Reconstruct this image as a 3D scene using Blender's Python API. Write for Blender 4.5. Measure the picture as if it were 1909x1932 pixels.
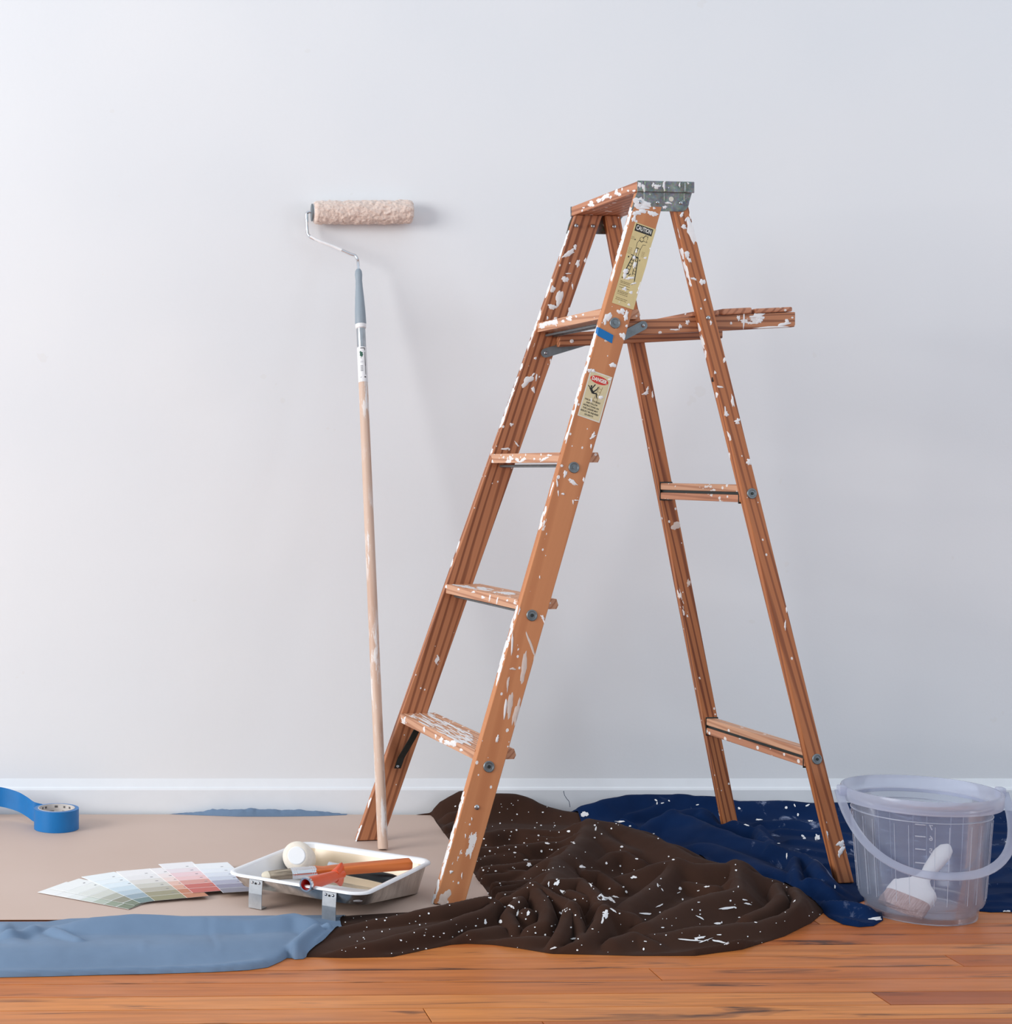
import bpy, bmesh, math, random
import numpy as np
from mathutils import Vector, Matrix

for o in list(bpy.data.objects):
    bpy.data.objects.remove(o)
SC = bpy.context.scene
COL = SC.collection
PI = math.pi

# ------------------------------------------------------------------ camera
FPX, CX, YH, CAMH = 3070.04, 220.0, 883.87, 0.864      # focal length, principal point and horizon in the 1909x1932 frame; eye height
cam_d = bpy.data.cameras.new('camera')
cam_d.sensor_fit = 'HORIZONTAL'
cam_d.sensor_width = 36.0
cam_d.lens = FPX / 1909 * 36.0
cam_d.shift_x = (954.5 - CX) / 1909
cam_d.shift_y = (YH - 966.0) / 1909
cam_d.clip_start = 0.05
cam = bpy.data.objects.new('camera', cam_d)
COL.objects.link(cam)
cam.location = (0, 0, CAMH)
cam.rotation_euler = (PI / 2, 0, 0)
SC.camera = cam

# ------------------------------------------------------------------ light
SC.view_settings.view_transform = 'Standard'
SC.view_settings.look = 'None'
SC.view_settings.exposure = -0.07
SC.view_settings.gamma = 1.0
SC.view_settings.use_curve_mapping = False
world = bpy.data.worlds.new('daylight')
SC.world = world
world.use_nodes = True
bg = world.node_tree.nodes['Background']
bg.inputs[0].default_value = (0.81, 0.90, 1.0, 1)
bg.inputs[1].default_value = 0.92

def area(name, loc, target, sx, sy, power, col):
    d = bpy.data.lights.new(name, 'AREA')
    d.shape = 'RECTANGLE'; d.size = sx; d.size_y = sy; d.energy = power; d.color = col
    o = bpy.data.objects.new(name, d); COL.objects.link(o)
    o.location = loc
    o.rotation_euler = (Vector(target) - Vector(loc)).to_track_quat('-Z', 'Y').to_euler()
    return o
area('window_light', (-4.6, 1.0, 2.1), (0.8, 3.9, 0.8), 2.6, 2.2, 268, (1.0, 0.985, 0.965))
area('far_window_light', (5.4, 0.6, 1.25), (1.5, 3.9, 0.4), 2.2, 1.6, 46, (0.80, 0.89, 1.0))

SC.cycles.max_bounces = 6
SC.cycles.diffuse_bounces = 3
SC.cycles.glossy_bounces = 3
SC.cycles.transmission_bounces = 4
SC.cycles.transparent_max_bounces = 24

# ------------------------------------------------------------------ helpers
def gp(px, py, z=0.0):                       # point at height z seen at a pixel
    Y = FPX * (CAMH - z) / (py - YH)
    return Vector(((px - CX) * Y / FPX, Y, z))
def at(px, py, Y):                           # point at depth Y seen at a pixel
    return Vector(((px - CX) * Y / FPX, Y, CAMH - (py - YH) * Y / FPX))
def lin(r, g, b):
    f = lambda c: (c / 255 / 12.92) if c / 255 <= 0.04045 else ((c / 255 + 0.055) / 1.055) ** 2.4
    return (f(r), f(g), f(b), 1.0)
def link(o, parent=None):
    COL.objects.link(o)
    if parent is not None:
        o.parent = parent
    return o
def tag(o, label=None, cat=None, group=None, kind=None):
    if label: o['label'] = label
    if cat: o['category'] = cat
    if group: o['group'] = group
    if kind: o['kind'] = kind
    return o
def empty(name, loc=(0, 0, 0), rz=0.0):
    o = bpy.data.objects.new(name, None)
    o.location = loc; o.rotation_euler = (0, 0, rz); o.empty_display_size = 0.05
    return link(o)
def mesh_obj(name, verts, faces, m=None, parent=None, smooth=False, bevel=0.0, seg=2, auto=None):
    me = bpy.data.meshes.new(name)
    me.from_pydata([tuple(v) for v in verts], [], faces)
    bm = bmesh.new(); bm.from_mesh(me)
    bmesh.ops.recalc_face_normals(bm, faces=bm.faces)
    if bevel > 0:
        bmesh.ops.bevel(bm, geom=list(bm.edges), offset=bevel, segments=seg, profile=0.5, affect='EDGES', clamp_overlap=True)
    bm.to_mesh(me); bm.free()
    if smooth:
        me.polygons.foreach_set('use_smooth', [True] * len(me.polygons))
        if auto is not None:
            me.set_sharp_from_angle(angle=math.radians(auto))
    if m is not None:
        me.materials.append(m)
    o = bpy.data.objects.new(name, me)
    return link(o, parent)
HEXF = [(0, 1, 2, 3), (4, 7, 6, 5), (0, 4, 5, 1), (1, 5, 6, 2), (2, 6, 7, 3), (3, 7, 4, 0)]
def frame_from(axis, hint=(1, 0, 0)):
    z = Vector(axis).normalized()
    x = Vector(hint); x = (x - z * x.dot(z)).normalized()
    y = z.cross(x)
    return Matrix((x, y, z)).transposed()
def hexa(name, corners, m, parent, axis, hint=(1, 0, 0), bevel=0.0012, seg=2):
    """eight corners (bottom 4, top 4) -> mesh whose local z runs along axis (the wood grain)"""
    c = sum((Vector(p) for p in corners), Vector()) / 8
    R = frame_from(axis, hint); Ri = R.transposed()
    v = [Ri @ (Vector(p) - c) for p in corners]
    o = mesh_obj(name, v, HEXF, m, parent, bevel=bevel, seg=seg)
    o.matrix_basis = Matrix.Translation(c) @ R.to_4x4()
    return o
def box(name, lo, hi, m, parent, axis=(0, 0, 1), hint=(1, 0, 0), bevel=0.001):
    (a, b, c), (d, e, f) = lo, hi
    return hexa(name, [(a, b, c), (d, b, c), (d, e, c), (a, e, c), (a, b, f), (d, b, f), (d, e, f), (a, e, f)], m, parent, axis, hint, bevel)
def lathe(name, prof, m, parent=None, n=32, loc=(0, 0, 0), axis=(0, 0, 1), close=False, auto=40, open0=False):
    """prof: (radius, height) pairs spun about axis"""
    v, f = [], []
    k = len(prof)
    for i in range(n):
        a = 2 * PI * i / n
        for r, h in prof:
            v.append((r * math.cos(a), r * math.sin(a), h))
    for i in range(n):
        j = (i + 1) % n
        for q in range(k - 1 if not close else k):
            q2 = (q + 1) % k
            f.append((i * k + q, j * k + q, j * k + q2, i * k + q2))
    if not close:
        if prof[0][0] > 1e-6 and not open0: f.append(tuple(i * k for i in range(n)))
        if prof[-1][0] > 1e-6: f.append(tuple(i * k + k - 1 for i in range(n)))
    me = bpy.data.meshes.new(name)
    me.from_pydata(v, [], f)
    bm = bmesh.new(); bm.from_mesh(me)
    bmesh.ops.remove_doubles(bm, verts=bm.verts, dist=1e-6)
    bmesh.ops.recalc_face_normals(bm, faces=bm.faces)
    bm.to_mesh(me); bm.free()
    me.polygons.foreach_set('use_smooth', [True] * len(me.polygons))
    me.set_sharp_from_angle(angle=math.radians(auto))
    if m: me.materials.append(m)
    o = bpy.data.objects.new(name, me); link(o, parent)
    o.matrix_basis = Matrix.Translation(Vector(loc)) @ frame_from(axis, (1, 0, 0) if abs(Vector(axis).normalized().x) < .9 else (0, 1, 0)).to_4x4()
    return o
def smooth_path(pts, n=6):
    P = [Vector(p) for p in pts]; out = []
    for i in range(len(P) - 1):
        a = P[max(i - 1, 0)]; b = P[i]; c = P[i + 1]; d = P[min(i + 2, len(P) - 1)]
        for k in range(n):
            t = k / n
            out.append(0.5 * ((2 * b) + (c - a) * t + (2 * a - 5 * b + 4 * c - d) * t * t + (3 * b - 3 * c + d - a) * t ** 3))
    out.append(P[-1]); return out
def tube(name, pts, r, m, parent=None, n=10, radii=None):
    P = [Vector(p) for p in pts]; v, f = [], []
    up = Vector((0.13, 0.31, 0.94))
    for i, p in enumerate(P):
        t = (P[min(i + 1, len(P) - 1)] - P[max(i - 1, 0)]).normalized()
        x = (up - t * up.dot(t)).normalized(); y = t.cross(x)
        rr = radii[i] if radii else r
        for k in range(n):
            a = 2 * PI * k / n
            v.append(p + (x * math.cos(a) + y * math.sin(a)) * rr)
    for i in range(len(P) - 1):
        for k in range(n):
            k2 = (k + 1) % n
            f.append((i * n + k, i * n + k2, (i + 1) * n + k2, (i + 1) * n + k))
    f.append(tuple(range(n))); f.append(tuple((len(P) - 1) * n + k for k in range(n)))
    return mesh_obj(name, v, f, m, parent, smooth=True, auto=50)
def text_geo(body, size, align='CENTER', bold=0.0):
    cu = bpy.data.curves.new('t', 'FONT'); cu.body = body; cu.size = size; cu.align_x = align; cu.align_y = 'CENTER'
    cu.resolution_u = 2; cu.offset = bold
    o = bpy.data.objects.new('t', cu); COL.objects.link(o)
    dg = bpy.context.evaluated_depsgraph_get(); dg.update()
    me = o.evaluated_get(dg).to_mesh()
    v = [tuple(q.co)[:2] for q in me.vertices]; f = [tuple(p.vertices) for p in me.polygons]
    bpy.data.objects.remove(o)
    return v, f

# ------------------------------------------------------------------ materials
class NT:
    def __init__(s, name):
        s.m = bpy.data.materials.new(name); s.m.use_nodes = True
        s.t = s.m.node_tree; s.b = s.t.nodes['Principled BSDF']
    def n(s, kind, **kw):
        x = s.t.nodes.new(kind)
        for k, v in kw.items():
            if k.startswith('i_'):
                key = k[2:]; key = int(key) if key.isdigit() else key.replace('_', ' ')
                x.inputs[key].default_value = v
            else: setattr(x, k, v)
        return x
    def l(s, a, b): s.t.links.new(a, b)
    def ramp(s, fac, stops, interp='LINEAR'):
        r = s.n('ShaderNodeValToRGB'); cr = r.color_ramp; cr.interpolation = interp
        while len(cr.elements) < len(stops): cr.elements.new(0.5)
        for e, (p, c) in zip(cr.elements, stops):
            e.position = p; e.color = c
        s.l(fac, r.inputs[0]); return r.outputs[0]
    def mix(s, fac, a, b, mode='MIX'):
        x = s.n('ShaderNodeMix', data_type='RGBA', blend_type=mode)
        for sock, val in ((x.inputs[0], fac), (x.inputs[6], a), (x.inputs[7], b)):
            if hasattr(val, 'node'): s.l(val, sock)
            else: sock.default_value = val
        return x.outputs[2]
    def math(s, op, a, b=0.0):
        x = s.n('ShaderNodeMath', operation=op)
        for sock, val in ((x.inputs[0], a), (x.inputs[1], b)):
            if hasattr(val, 'node'): s.l(val, sock)
            else: sock.default_value = val
        return x.outputs[0]
    def coords(s, scale=(1, 1, 1), rnd=True, kind='Object'):
        tc = s.n('ShaderNodeTexCoord'); mp = s.n('ShaderNodeMapping'); mp.inputs['Scale'].default_value = scale
        s.l(tc.outputs[kind], mp.inputs['Vector'])
        if rnd:
            oi = s.n('ShaderNodeObjectInfo'); m = s.n('ShaderNodeMath', operation='MULTIPLY'); m.inputs[1].default_value = 37.0
            s.l(oi.outputs['Random'], m.inputs[0]); s.l(m.outputs[0], mp.inputs['Location'])
        return mp.outputs[0]
    def noise(s, vec, scale, detail=3.0, rough=0.55, dist=0.0):
        x = s.n('ShaderNodeTexNoise', i_Scale=scale, i_Detail=detail, i_Roughness=rough, i_Distortion=dist)
        s.l(vec, x.inputs['Vector']); return x.outputs['Fac']
    def bump(s, h, strength=0.3, dist=0.002):
        b = s.n('ShaderNodeBump', i_Strength=strength, i_Distance=dist)
        s.l(h, b.inputs['Height']); s.l(b.outputs[0], s.b.inputs['Normal'])
    def base(s, c):
        if hasattr(c, 'node'): s.l(c, s.b.inputs['Base Color'])
        else: s.b.inputs['Base Color'].default_value = c
    def set(s, **kw):
        for k, v in kw.items(): s.b.inputs[k.replace('_', ' ')].default_value = v
        return s
def plain(name, col, rough=0.5, metal=0.0, spec=0.5, vary=0.06, nscale=60.0, bump=0.0):
    t = NT(name); v = t.coords()
    n = t.noise(v, nscale, 3)
    dk = tuple(c * (1 - vary) for c in col[:3]) + (1,); lt = tuple(min(1, c * (1 + vary)) for c in col[:3]) + (1,)
    t.base(t.ramp(n, [(0.3, dk), (0.7, lt)]))
    t.set(Roughness=rough, Metallic=metal, Specular_IOR_Level=spec)
    if bump: t.bump(n, bump, 0.001)
    return t.m
def paint_specks(t, col, amount, scale=1.0):
    """dried white paint spatter: small round drops where a broad noise lets them"""
    v = t.coords((1, 1, 0.75))
    vo = t.n('ShaderNodeTexVoronoi', i_Scale=95.0 * scale); t.l(v, vo.inputs['Vector'])
    sp = t.n('ShaderNodeSeparateColor'); t.l(vo.outputs['Color'], sp.inputs[0])
    rad = t.math('MULTIPLY', t.math('SUBTRACT', sp.outputs[0], 1.0 - amount * 1.9), 1.25)
    m1 = t.math('GREATER_THAN', rad, t.math('MULTIPLY', vo.outputs['Distance'], 1.0))
    n2 = t.noise(t.coords((1, 1, 0.35)), 16.0, 6, 0.62)
    m2 = t.math('GREATER_THAN', n2, 0.685 - amount * 0.16)
    gate = t.math('GREATER_THAN', t.noise(t.coords((1, 1, 0.5)), 5.0, 2), 0.44)
    mk = t.math('MAXIMUM', t.math('MULTIPLY', m1, gate), m2)
    return t.mix(mk, col, lin(232, 228, 226)), mk
def wood(name, light, dark, freq=1.0, contrast=1.0, specks=0.2, rough=0.52, gloss=0.4, speck_scale=1.0, smears=False):
    t = NT(name)
    v = t.coords((1, 1, 0.035))
    w = t.noise(v, 9.0, 2)
    wave = t.n('ShaderNodeTexWave', wave_type='BANDS', bands_direction='DIAGONAL', wave_profile='SIN')
    wave.inputs['Scale'].default_value = 26.0 * freq; wave.inputs['Distortion'].default_value = 5.0
    wave.inputs['Detail'].default_value = 2.5; wave.inputs['Detail Scale'].default_value = 0.8
    t.l(v, wave.inputs['Vector'])
    fine = t.noise(t.coords((1, 1, 0.025)), 260.0, 3)
    mid = tuple(0.5 * a + 0.5 * b for a, b in zip(light, dark))
    c = t.ramp(wave.outputs['Fac'], [(0.0, tuple(l + (m - l) * 0.1 for l, m in zip(light, mid))), (0.55, light), (0.85, tuple(l + (d - l) * contrast * .8 for l, d in zip(light, dark))), (1.0, tuple(l + (d - l) * contrast for l, d in zip(light, dark)))])
    c = t.mix(t.math('MULTIPLY', fine, 0.35), c, dark)
    c = t.mix(t.math('MULTIPLY', t.ramp(w, [(0.35, (0, 0, 0, 1)), (0.75, (1, 1, 1, 1))]), 0.35), c, tuple(min(1, x * 1.25) for x in light[:3]) + (1,))
    if specks:
        if smears:                             # long wiped-off streaks of paint instead of drops
            sn = t.noise(t.coords((1, 1, .16)), 75.0, 6, .68)
            mk = t.ramp(sn, [(0.53, (0, 0, 0, 1)), (0.60, (1, 1, 1, 1))])
            gate = t.ramp(t.noise(t.coords((.2, .2, 1)), 7.0, 3), [(0.40, (.08, .08, .08, 1)), (0.62, (.95, .95, .95, 1))])
            mk = t.math('MULTIPLY', mk, gate); c = t.mix(mk, c, lin(234, 230, 228))
        else:
            c, mk = paint_specks(t, c, specks, speck_scale)
        t.l(t.math('ADD', t.math('MULTIPLY', mk, 0.12), rough), t.b.inputs['Roughness'])
        t.bump(t.math('ADD', t.math('MULTIPLY', mk, 0.6), t.math('MULTIPLY', wave.outputs['Fac'], 0.15)), 0.25, 0.001)
    else:
        t.set(Roughness=rough)
        t.bump(wave.outputs['Fac'], 0.12, 0.001)
    t.base(c); t.set(Specular_IOR_Level=gloss)
    return t.m
M = {}
def wall_mat():
    t = NT('wall_paint'); v = t.coords(rnd=False)
    n1 = t.noise(v, 2.2, 1); n2 = t.noise(v, 140.0, 2); n3 = t.noise(v, 9.0, 3, 0.65)
    c = t.ramp(n1, [(0.3, lin(232, 234, 237)), (0.7, lin(236, 237, 239))])
    c = t.mix(t.math('MULTIPLY', t.math('GREATER_THAN', n3, 0.72), 0.25), c, lin(226, 224, 221))
    t.base(c); t.set(Roughness=0.62, Specular_IOR_Level=0.25)
    t.bump(t.math('ADD', n2, t.math('MULTIPLY', t.noise(v, 14.0, 1), 1.5)), 0.07, 0.003)
    return t.m
M['wall'] = wall_mat()
M['light_block_grey'] = plain('light_block_wall_grey', lin(150, 150, 152), 0.7, vary=0.02, nscale=10)
M['baseboard'] = plain('baseboard_paint', lin(234, 237, 241), 0.4, vary=0.015, nscale=20, bump=0.1)
def floor_mat():
    t = NT('oak_floor'); v = t.coords((0.06, 1, 1))
    oi = t.n('ShaderNodeObjectInfo')
    n1 = t.noise(v, 60.0, 5, 0.6); n2 = t.noise(t.coords((0.10, 1, 1)), 22.0, 4, 0.6, 1.0)
    tone = t.ramp(oi.outputs['Random'], [(0.0, lin(158, 80, 32)), (0.3, lin(192, 108, 50)), (0.55, lin(218, 140, 74)), (0.75, lin(176, 94, 42)), (1.0, lin(208, 126, 62))])
    c = t.mix(t.ramp(n1, [(0.40, (0, 0, 0, 1)), (0.72, (.5, .5, .5, 1))]), tone, lin(118, 56, 24))
    streak = t.ramp(n2, [(0.575, (0, 0, 0, 1)), (0.68, (.9, .9, .9, 1))])
    c = t.mix(streak, c, lin(62, 34, 24))
    t.base(c)
    t.l(t.ramp(t.noise(t.coords((.4, 1, 1)), 9.0, 4), [(0.3, (.34, .34, .34, 1)), (0.75, (.52, .52, .52, 1))]), t.b.inputs['Roughness'])
    t.set(Specular_IOR_Level=0.34)
    t.bump(n1, 0.08, 0.001)
    return t.m
M['floor'] = floor_mat()
M['subfloor'] = plain('subfloor', lin(40, 22, 14), 0.9)
WL, WD = lin(192, 118, 78), lin(122, 62, 38)
M['wood_plain'] = wood('ladder_wood_plain', lin(198, 134, 90), lin(172, 106, 66), 0.5, 0.7, 0.13)
M['wood_stripe'] = wood('ladder_wood_striped', lin(190, 126, 88), lin(112, 60, 38), 1.5, 1.0, 0.10)
M['wood_rear'] = wood('ladder_wood_rear', lin(186, 118, 74), lin(118, 62, 36), 1.7, 1.0, 0.11)
M['wood_step'] = wood('ladder_wood_step', lin(212, 164, 132), lin(164, 108, 78), 1.7, 0.9, 0.20)
M['wood_cap'] = wood('ladder_wood_cap', lin(200, 140, 108), lin(146, 90, 64), 1.4, 0.9, 0.22)
M['wood_bar'] = wood('ladder_wood_bar', lin(192, 130, 92), lin(112, 62, 40), 2.0, 1.0, 0.13)
def galv():
    t = NT('galvanised_metal'); v = t.coords()
    vo = t.n('ShaderNodeTexVoronoi', i_Scale=260.0); t.l(v, vo.inputs['Vector'])
    n = t.noise(v, 45.0, 5, .65)
    c = t.ramp(n, [(0.3, lin(98, 104, 101)), (0.7, lin(152, 157, 154))])
    c = t.mix(0.25, c, vo.outputs['Color'], 'SOFT_LIGHT')
    n2 = t.noise(t.coords((1, 1, 1)), 60.0, 6, .66)
    c = t.mix(t.math('GREATER_THAN', n2, 0.645), c, lin(226, 226, 226))
    t.base(c); t.set(Metallic=0.55, Roughness=0.5)
    return t.m
M['galv'] = galv()
M['steel'] = plain('brushed_steel', lin(176, 180, 184), 0.32, 0.9, vary=0.08, nscale=90)
M['steel_dull'] = plain('dull_steel', lin(126, 134, 138), 0.45, 0.75, vary=0.15, nscale=60)
M['dark_metal'] = plain('dark_metal', lin(58, 62, 60), 0.45, 0.7)
M['chrome'] = plain('chrome', lin(220, 222, 226), 0.12, 1.0, vary=0.02)
M['hole'] = plain('bolt_recess', lin(26, 26, 28), 0.7)
M['white_paint'] = plain('dried_white_paint', lin(236, 235, 236), 0.45, vary=0.03, nscale=120, bump=0.2)
M['thin_paint'] = plain('thin_white_paint', lin(214, 198, 188), 0.5, vary=0.05, nscale=120)
M['yellow'] = plain('yellow_label', lin(214, 194, 140), 0.45, vary=0.04)
M['cream_lab'] = plain('cream_label', lin(214, 200, 160), 0.45, vary=0.04)
M['cream_edge'] = plain('label_border', lin(222, 218, 204), 0.45, vary=0.03)
M['ink'] = plain('black_ink', lin(30, 28, 22), 0.5)
M['brown_ink'] = plain('faded_ink', lin(122, 102, 62), 0.5)
M['tan_ink'] = plain('tan_ink', lin(156, 134, 92), 0.5)
M['red_ink'] = plain('red_ink', lin(206, 52, 40), 0.45)
M['white_ink'] = plain('white_ink', lin(236, 232, 222), 0.45, vary=0.02)
M['green_ink'] = plain('green_ink', lin(44, 92, 76), 0.5)
M['grey_ink'] = plain('grey_ink', lin(150, 150, 156), 0.5)
M['label_white'] = plain('white_label', lin(232, 232, 234), 0.4, vary=0.02)
M['blue_tape'] = plain('blue_masking_tape', lin(0, 110, 178), 0.42, vary=0.05, nscale=30, bump=0.04)
M['core'] = plain('cardboard_core', lin(206, 200, 196), 0.6)
def kraft():
    t = NT('tan_paper'); v = t.coords(rnd=False)
    n = t.noise(v, 2.0, 3); n2 = t.noise(v, 300.0, 3)
    c = t.ramp(n, [(0.3, lin(198, 174, 160)), (0.7, lin(204, 181, 168))])
    t.base(c); t.set(Roughness=0.6, Specular_IOR_Level=0.35); t.bump(t.math('ADD', n2, t.math('MULTIPLY', t.noise(v, 3.5, 2), 6.0)), 0.05, 0.003)
    return t.m
M['kraft'] = kraft()
def fabric(name, a, b, sheen=0.2, weave=1500.0, smear=None, spec=0.12):
    t = NT(name); v = t.coords(rnd=False)
    n = t.noise(v, 7.0, 4); n2 = t.noise(v, weave * .4, 2)
    c = t.ramp(n, [(0.3, a), (0.7, b)])
    if smear:
        m = t.n('ShaderNodeMapping'); m.inputs['Scale'].default_value = (1.3, 1.0, 1.0); t.l(v, m.inputs['Vector'])
        s = t.noise(m.outputs[0], 13.0, 7, .68, 0.6)
        k = t.ramp(s, [(smear[0], (0, 0, 0, 1)), (smear[0] + 0.10, (.75, .75, .75, 1))])
        sep = t.n('ShaderNodeSeparateXYZ'); t.l(v, sep.inputs[0])
        gx = t.ramp(t.math('MULTIPLY', t.math('SUBTRACT', sep.outputs[0], smear[1]), 6.0), [(0, (0, 0, 0, 1)), (1, (1, 1, 1, 1))])
        c = t.mix(t.math('MULTIPLY', k, gx), c, lin(150, 160, 186))
    t.base(c); t.set(Roughness=0.88, Specular_IOR_Level=spec, Sheen_Weight=sheen, Sheen_Roughness=0.5)
    t.bump(n2, 0.12, 0.0008)
    return t.m
M['slate'] = fabric('slate_blue_cotton', lin(106, 127, 152), lin(114, 136, 162), 0.06, spec=0.08)
M['brown'] = fabric('brown_cotton', lin(57, 38, 30), lin(64, 43, 34), 0.03, spec=0.06)
M['navy'] = fabric('navy_cotton', lin(12, 33, 68), lin(17, 42, 82), 0.02, smear=(0.595, 1.33), spec=0.04)
def nap():
    t = NT('roller_nap'); v = t.coords()
    n = t.noise(v, 95.0, 6, .7, 1.2); n2 = t.noise(v, 330.0, 4)
    c = t.ramp(n, [(0.3, lin(222, 196, 182)), (0.6, lin(238, 218, 206)), (0.8, lin(242, 230, 222))])
    t.base(c); t.set(Roughness=0.95, Specular_IOR_Level=0.1, Sheen_Weight=0.3)
    t.bump(t.math('ADD', n, t.math('MULTIPLY', n2, 0.7)), 0.55, 0.004)
    return t.m
M['nap'] = nap()
M['nap_white'] = plain('cream_nap', lin(236, 226, 212), 0.9, vary=0.04, nscale=150, bump=0.5)
M['cap_white'] = plain('white_plastic', lin(240, 241, 243), 0.3, vary=0.01)
M['grip_grey'] = plain('grey_rubber_grip', lin(146, 158, 168), 0.5, vary=0.03)
M['pole'] = wood('painted_pole_wood', lin(216, 190, 172), lin(192, 154, 132), 0.8, 0.6, 0.22, rough=0.5, smears=True)
M['tray_cream'] = plain('cream_plastic', lin(226, 206, 180), 0.3, vary=0.03, nscale=20)
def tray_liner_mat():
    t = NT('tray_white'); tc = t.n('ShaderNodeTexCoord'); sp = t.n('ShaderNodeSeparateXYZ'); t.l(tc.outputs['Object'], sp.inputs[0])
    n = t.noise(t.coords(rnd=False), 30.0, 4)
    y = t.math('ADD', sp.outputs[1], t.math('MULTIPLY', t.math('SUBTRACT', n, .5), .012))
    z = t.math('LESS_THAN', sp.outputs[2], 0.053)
    m = t.math('MULTIPLY', t.math('GREATER_THAN', y, 0.086), z)  # deep-end mask for the cream reflection put into the colour
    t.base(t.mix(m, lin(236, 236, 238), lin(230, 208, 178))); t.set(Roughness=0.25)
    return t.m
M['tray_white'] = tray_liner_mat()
def tray_metal():
    t = NT('tray_tin'); v = t.coords((1, 1, 0.12))
    n = t.noise(v, 70.0, 3)
    t.base(t.ramp(n, [(0.3, lin(176, 172, 166)), (0.7, lin(214, 210, 204))])); t.set(Metallic=0.85, Roughness=0.24)
    t.bump(n, 0.15, 0.002)
    return t.m
M['tray_metal'] = tray_metal()
M['handle_orange'] = wood('orange_handle_wood', lin(206, 112, 52), lin(176, 84, 36), 0.9, 0.7, 0.0, rough=0.35)
M['orange_plastic'] = plain('orange_red_plastic', lin(214, 82, 40), 0.32, vary=0.04)
M['red_plastic'] = plain('red_plastic', lin(190, 28, 30), 0.4)
M['black_rubber'] = plain('black_rubber', lin(34, 40, 44), 0.36)
def bristle(name, a, b):
    t = NT(name); v = t.coords((1, 1, 0.03))
    n = t.noise(v, 420.0, 3)
    t.base(t.ramp(n, [(0.35, a), (0.65, b)])); t.set(Roughness=0.7); t.bump(n, 0.8, 0.002)
    return t.m
M['bristle'] = bristle('dark_bristles', lin(88, 76, 62), lin(176, 162, 142))
M['bristle_tip'] = plain('pale_bristle_tip', lin(214, 204, 184), 0.8)
M['bristle_pink'] = bristle('pinkish_bristles', lin(176, 140, 128), lin(214, 184, 172))
M['brush_white'] = plain('white_painted_handle', lin(240, 234, 230), 0.35, vary=0.02)
def translucent(name, keep, tint):
    t = NT(name); nt = t.t
    nt.nodes.remove(t.b)
    out = nt.nodes['Material Output']
    tr = t.n('ShaderNodeBsdfTransparent'); tr.inputs[0].default_value = (0.96, 0.975, 1.0, 1)
    df = t.n('ShaderNodeBsdfDiffuse'); tl = t.n('ShaderNodeBsdfTranslucent')
    v = t.coords((1, 1, 0.3)); nz = t.noise(v, 18.0, 3)
    c = t.ramp(nz, [(0.3, tuple(x * .95 for x in tint[:3]) + (1,)), (0.7, tint)])
    t.l(c, df.inputs[0]); t.l(c, tl.inputs[0])
    m1 = t.n('ShaderNodeMixShader', i_0=0.5); t.l(df.outputs[0], m1.inputs[1]); t.l(tl.outputs[0], m1.inputs[2])
    m2 = t.n('ShaderNodeMixShader', i_0=keep); t.l(tr.outputs[0], m2.inputs[1]); t.l(m1.outputs[0], m2.inputs[2])
    gl = t.n('ShaderNodeBsdfGlossy'); gl.inputs['Roughness'].default_value = 0.22
    lw = t.n('ShaderNodeFresnel', i_IOR=1.42)
    m3 = t.n('ShaderNodeMixShader'); t.l(t.math('MULTIPLY', lw.outputs[0], 0.6), m3.inputs[0]); t.l(m2.outputs[0], m3.inputs[1]); t.l(gl.outputs[0], m3.inputs[2])
    t.l(m3.outputs[0], out.inputs[0])
    return t.m
M['bucket'] = translucent('clear_plastic', 0.13, lin(226, 234, 255))
M['bucket_thick'] = translucent('clear_plastic_thick', 0.45, lin(230, 236, 255))
M['bucket_mark'] = translucent('clear_plastic_raised', 0.55, lin(240, 244, 255))

# ------------------------------------------------------------------ the room
WALL_Y = 4.070
BASE_Y = 4.056
w = mesh_obj('wall_back', [(-2.6, WALL_Y, -.02), (4.6, WALL_Y, -.02), (4.6, WALL_Y + .1, -.02), (-2.6, WALL_Y + .1, -.02),
                           (-2.6, WALL_Y, 2.7), (4.6, WALL_Y, 2.7), (4.6, WALL_Y + .1, 2.7), (-2.6, WALL_Y + .1, 2.7)], HEXF, M['wall'])
tag(w, 'plain white painted wall behind the ladder', 'wall', kind='structure')
w2 = mesh_obj('light_block_wall', [(-5.2, -1.35, -.05), (6.2, -1.35, -.05), (6.2, -1.25, -.05), (-5.2, -1.25, -.05), (-5.2, -1.35, 2.7), (6.2, -1.35, 2.7), (6.2, -1.25, 2.7), (-5.2, -1.25, 2.7)], HEXF, M['light_block_grey'])  # added out of view to hold back daylight from behind the viewer
tag(w2, 'grey wall added unseen behind the viewer to block light', 'wall', kind='structure')
prof = [(BASE_Y, 0.0), (BASE_Y, .062), (BASE_Y + .002, .0665), (BASE_Y + .006, .0695), (WALL_Y - .001, .088), (WALL_Y + .002, .088), (WALL_Y + .002, 0.0)]
v = [(-2.6, y, z) for y, z in prof] + [(4.6, y, z) for y, z in prof]
n = len(prof)
f = [(i, (i + 1) % n, n + (i + 1) % n, n + i) for i in range(n)] + [tuple(range(n)), tuple(range(n, 2 * n))]
b = mesh_obj('baseboard_back', v, f, M['baseboard'])
tag(b, 'low white painted baseboard along the foot of the wall', 'baseboard', kind='structure')

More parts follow.
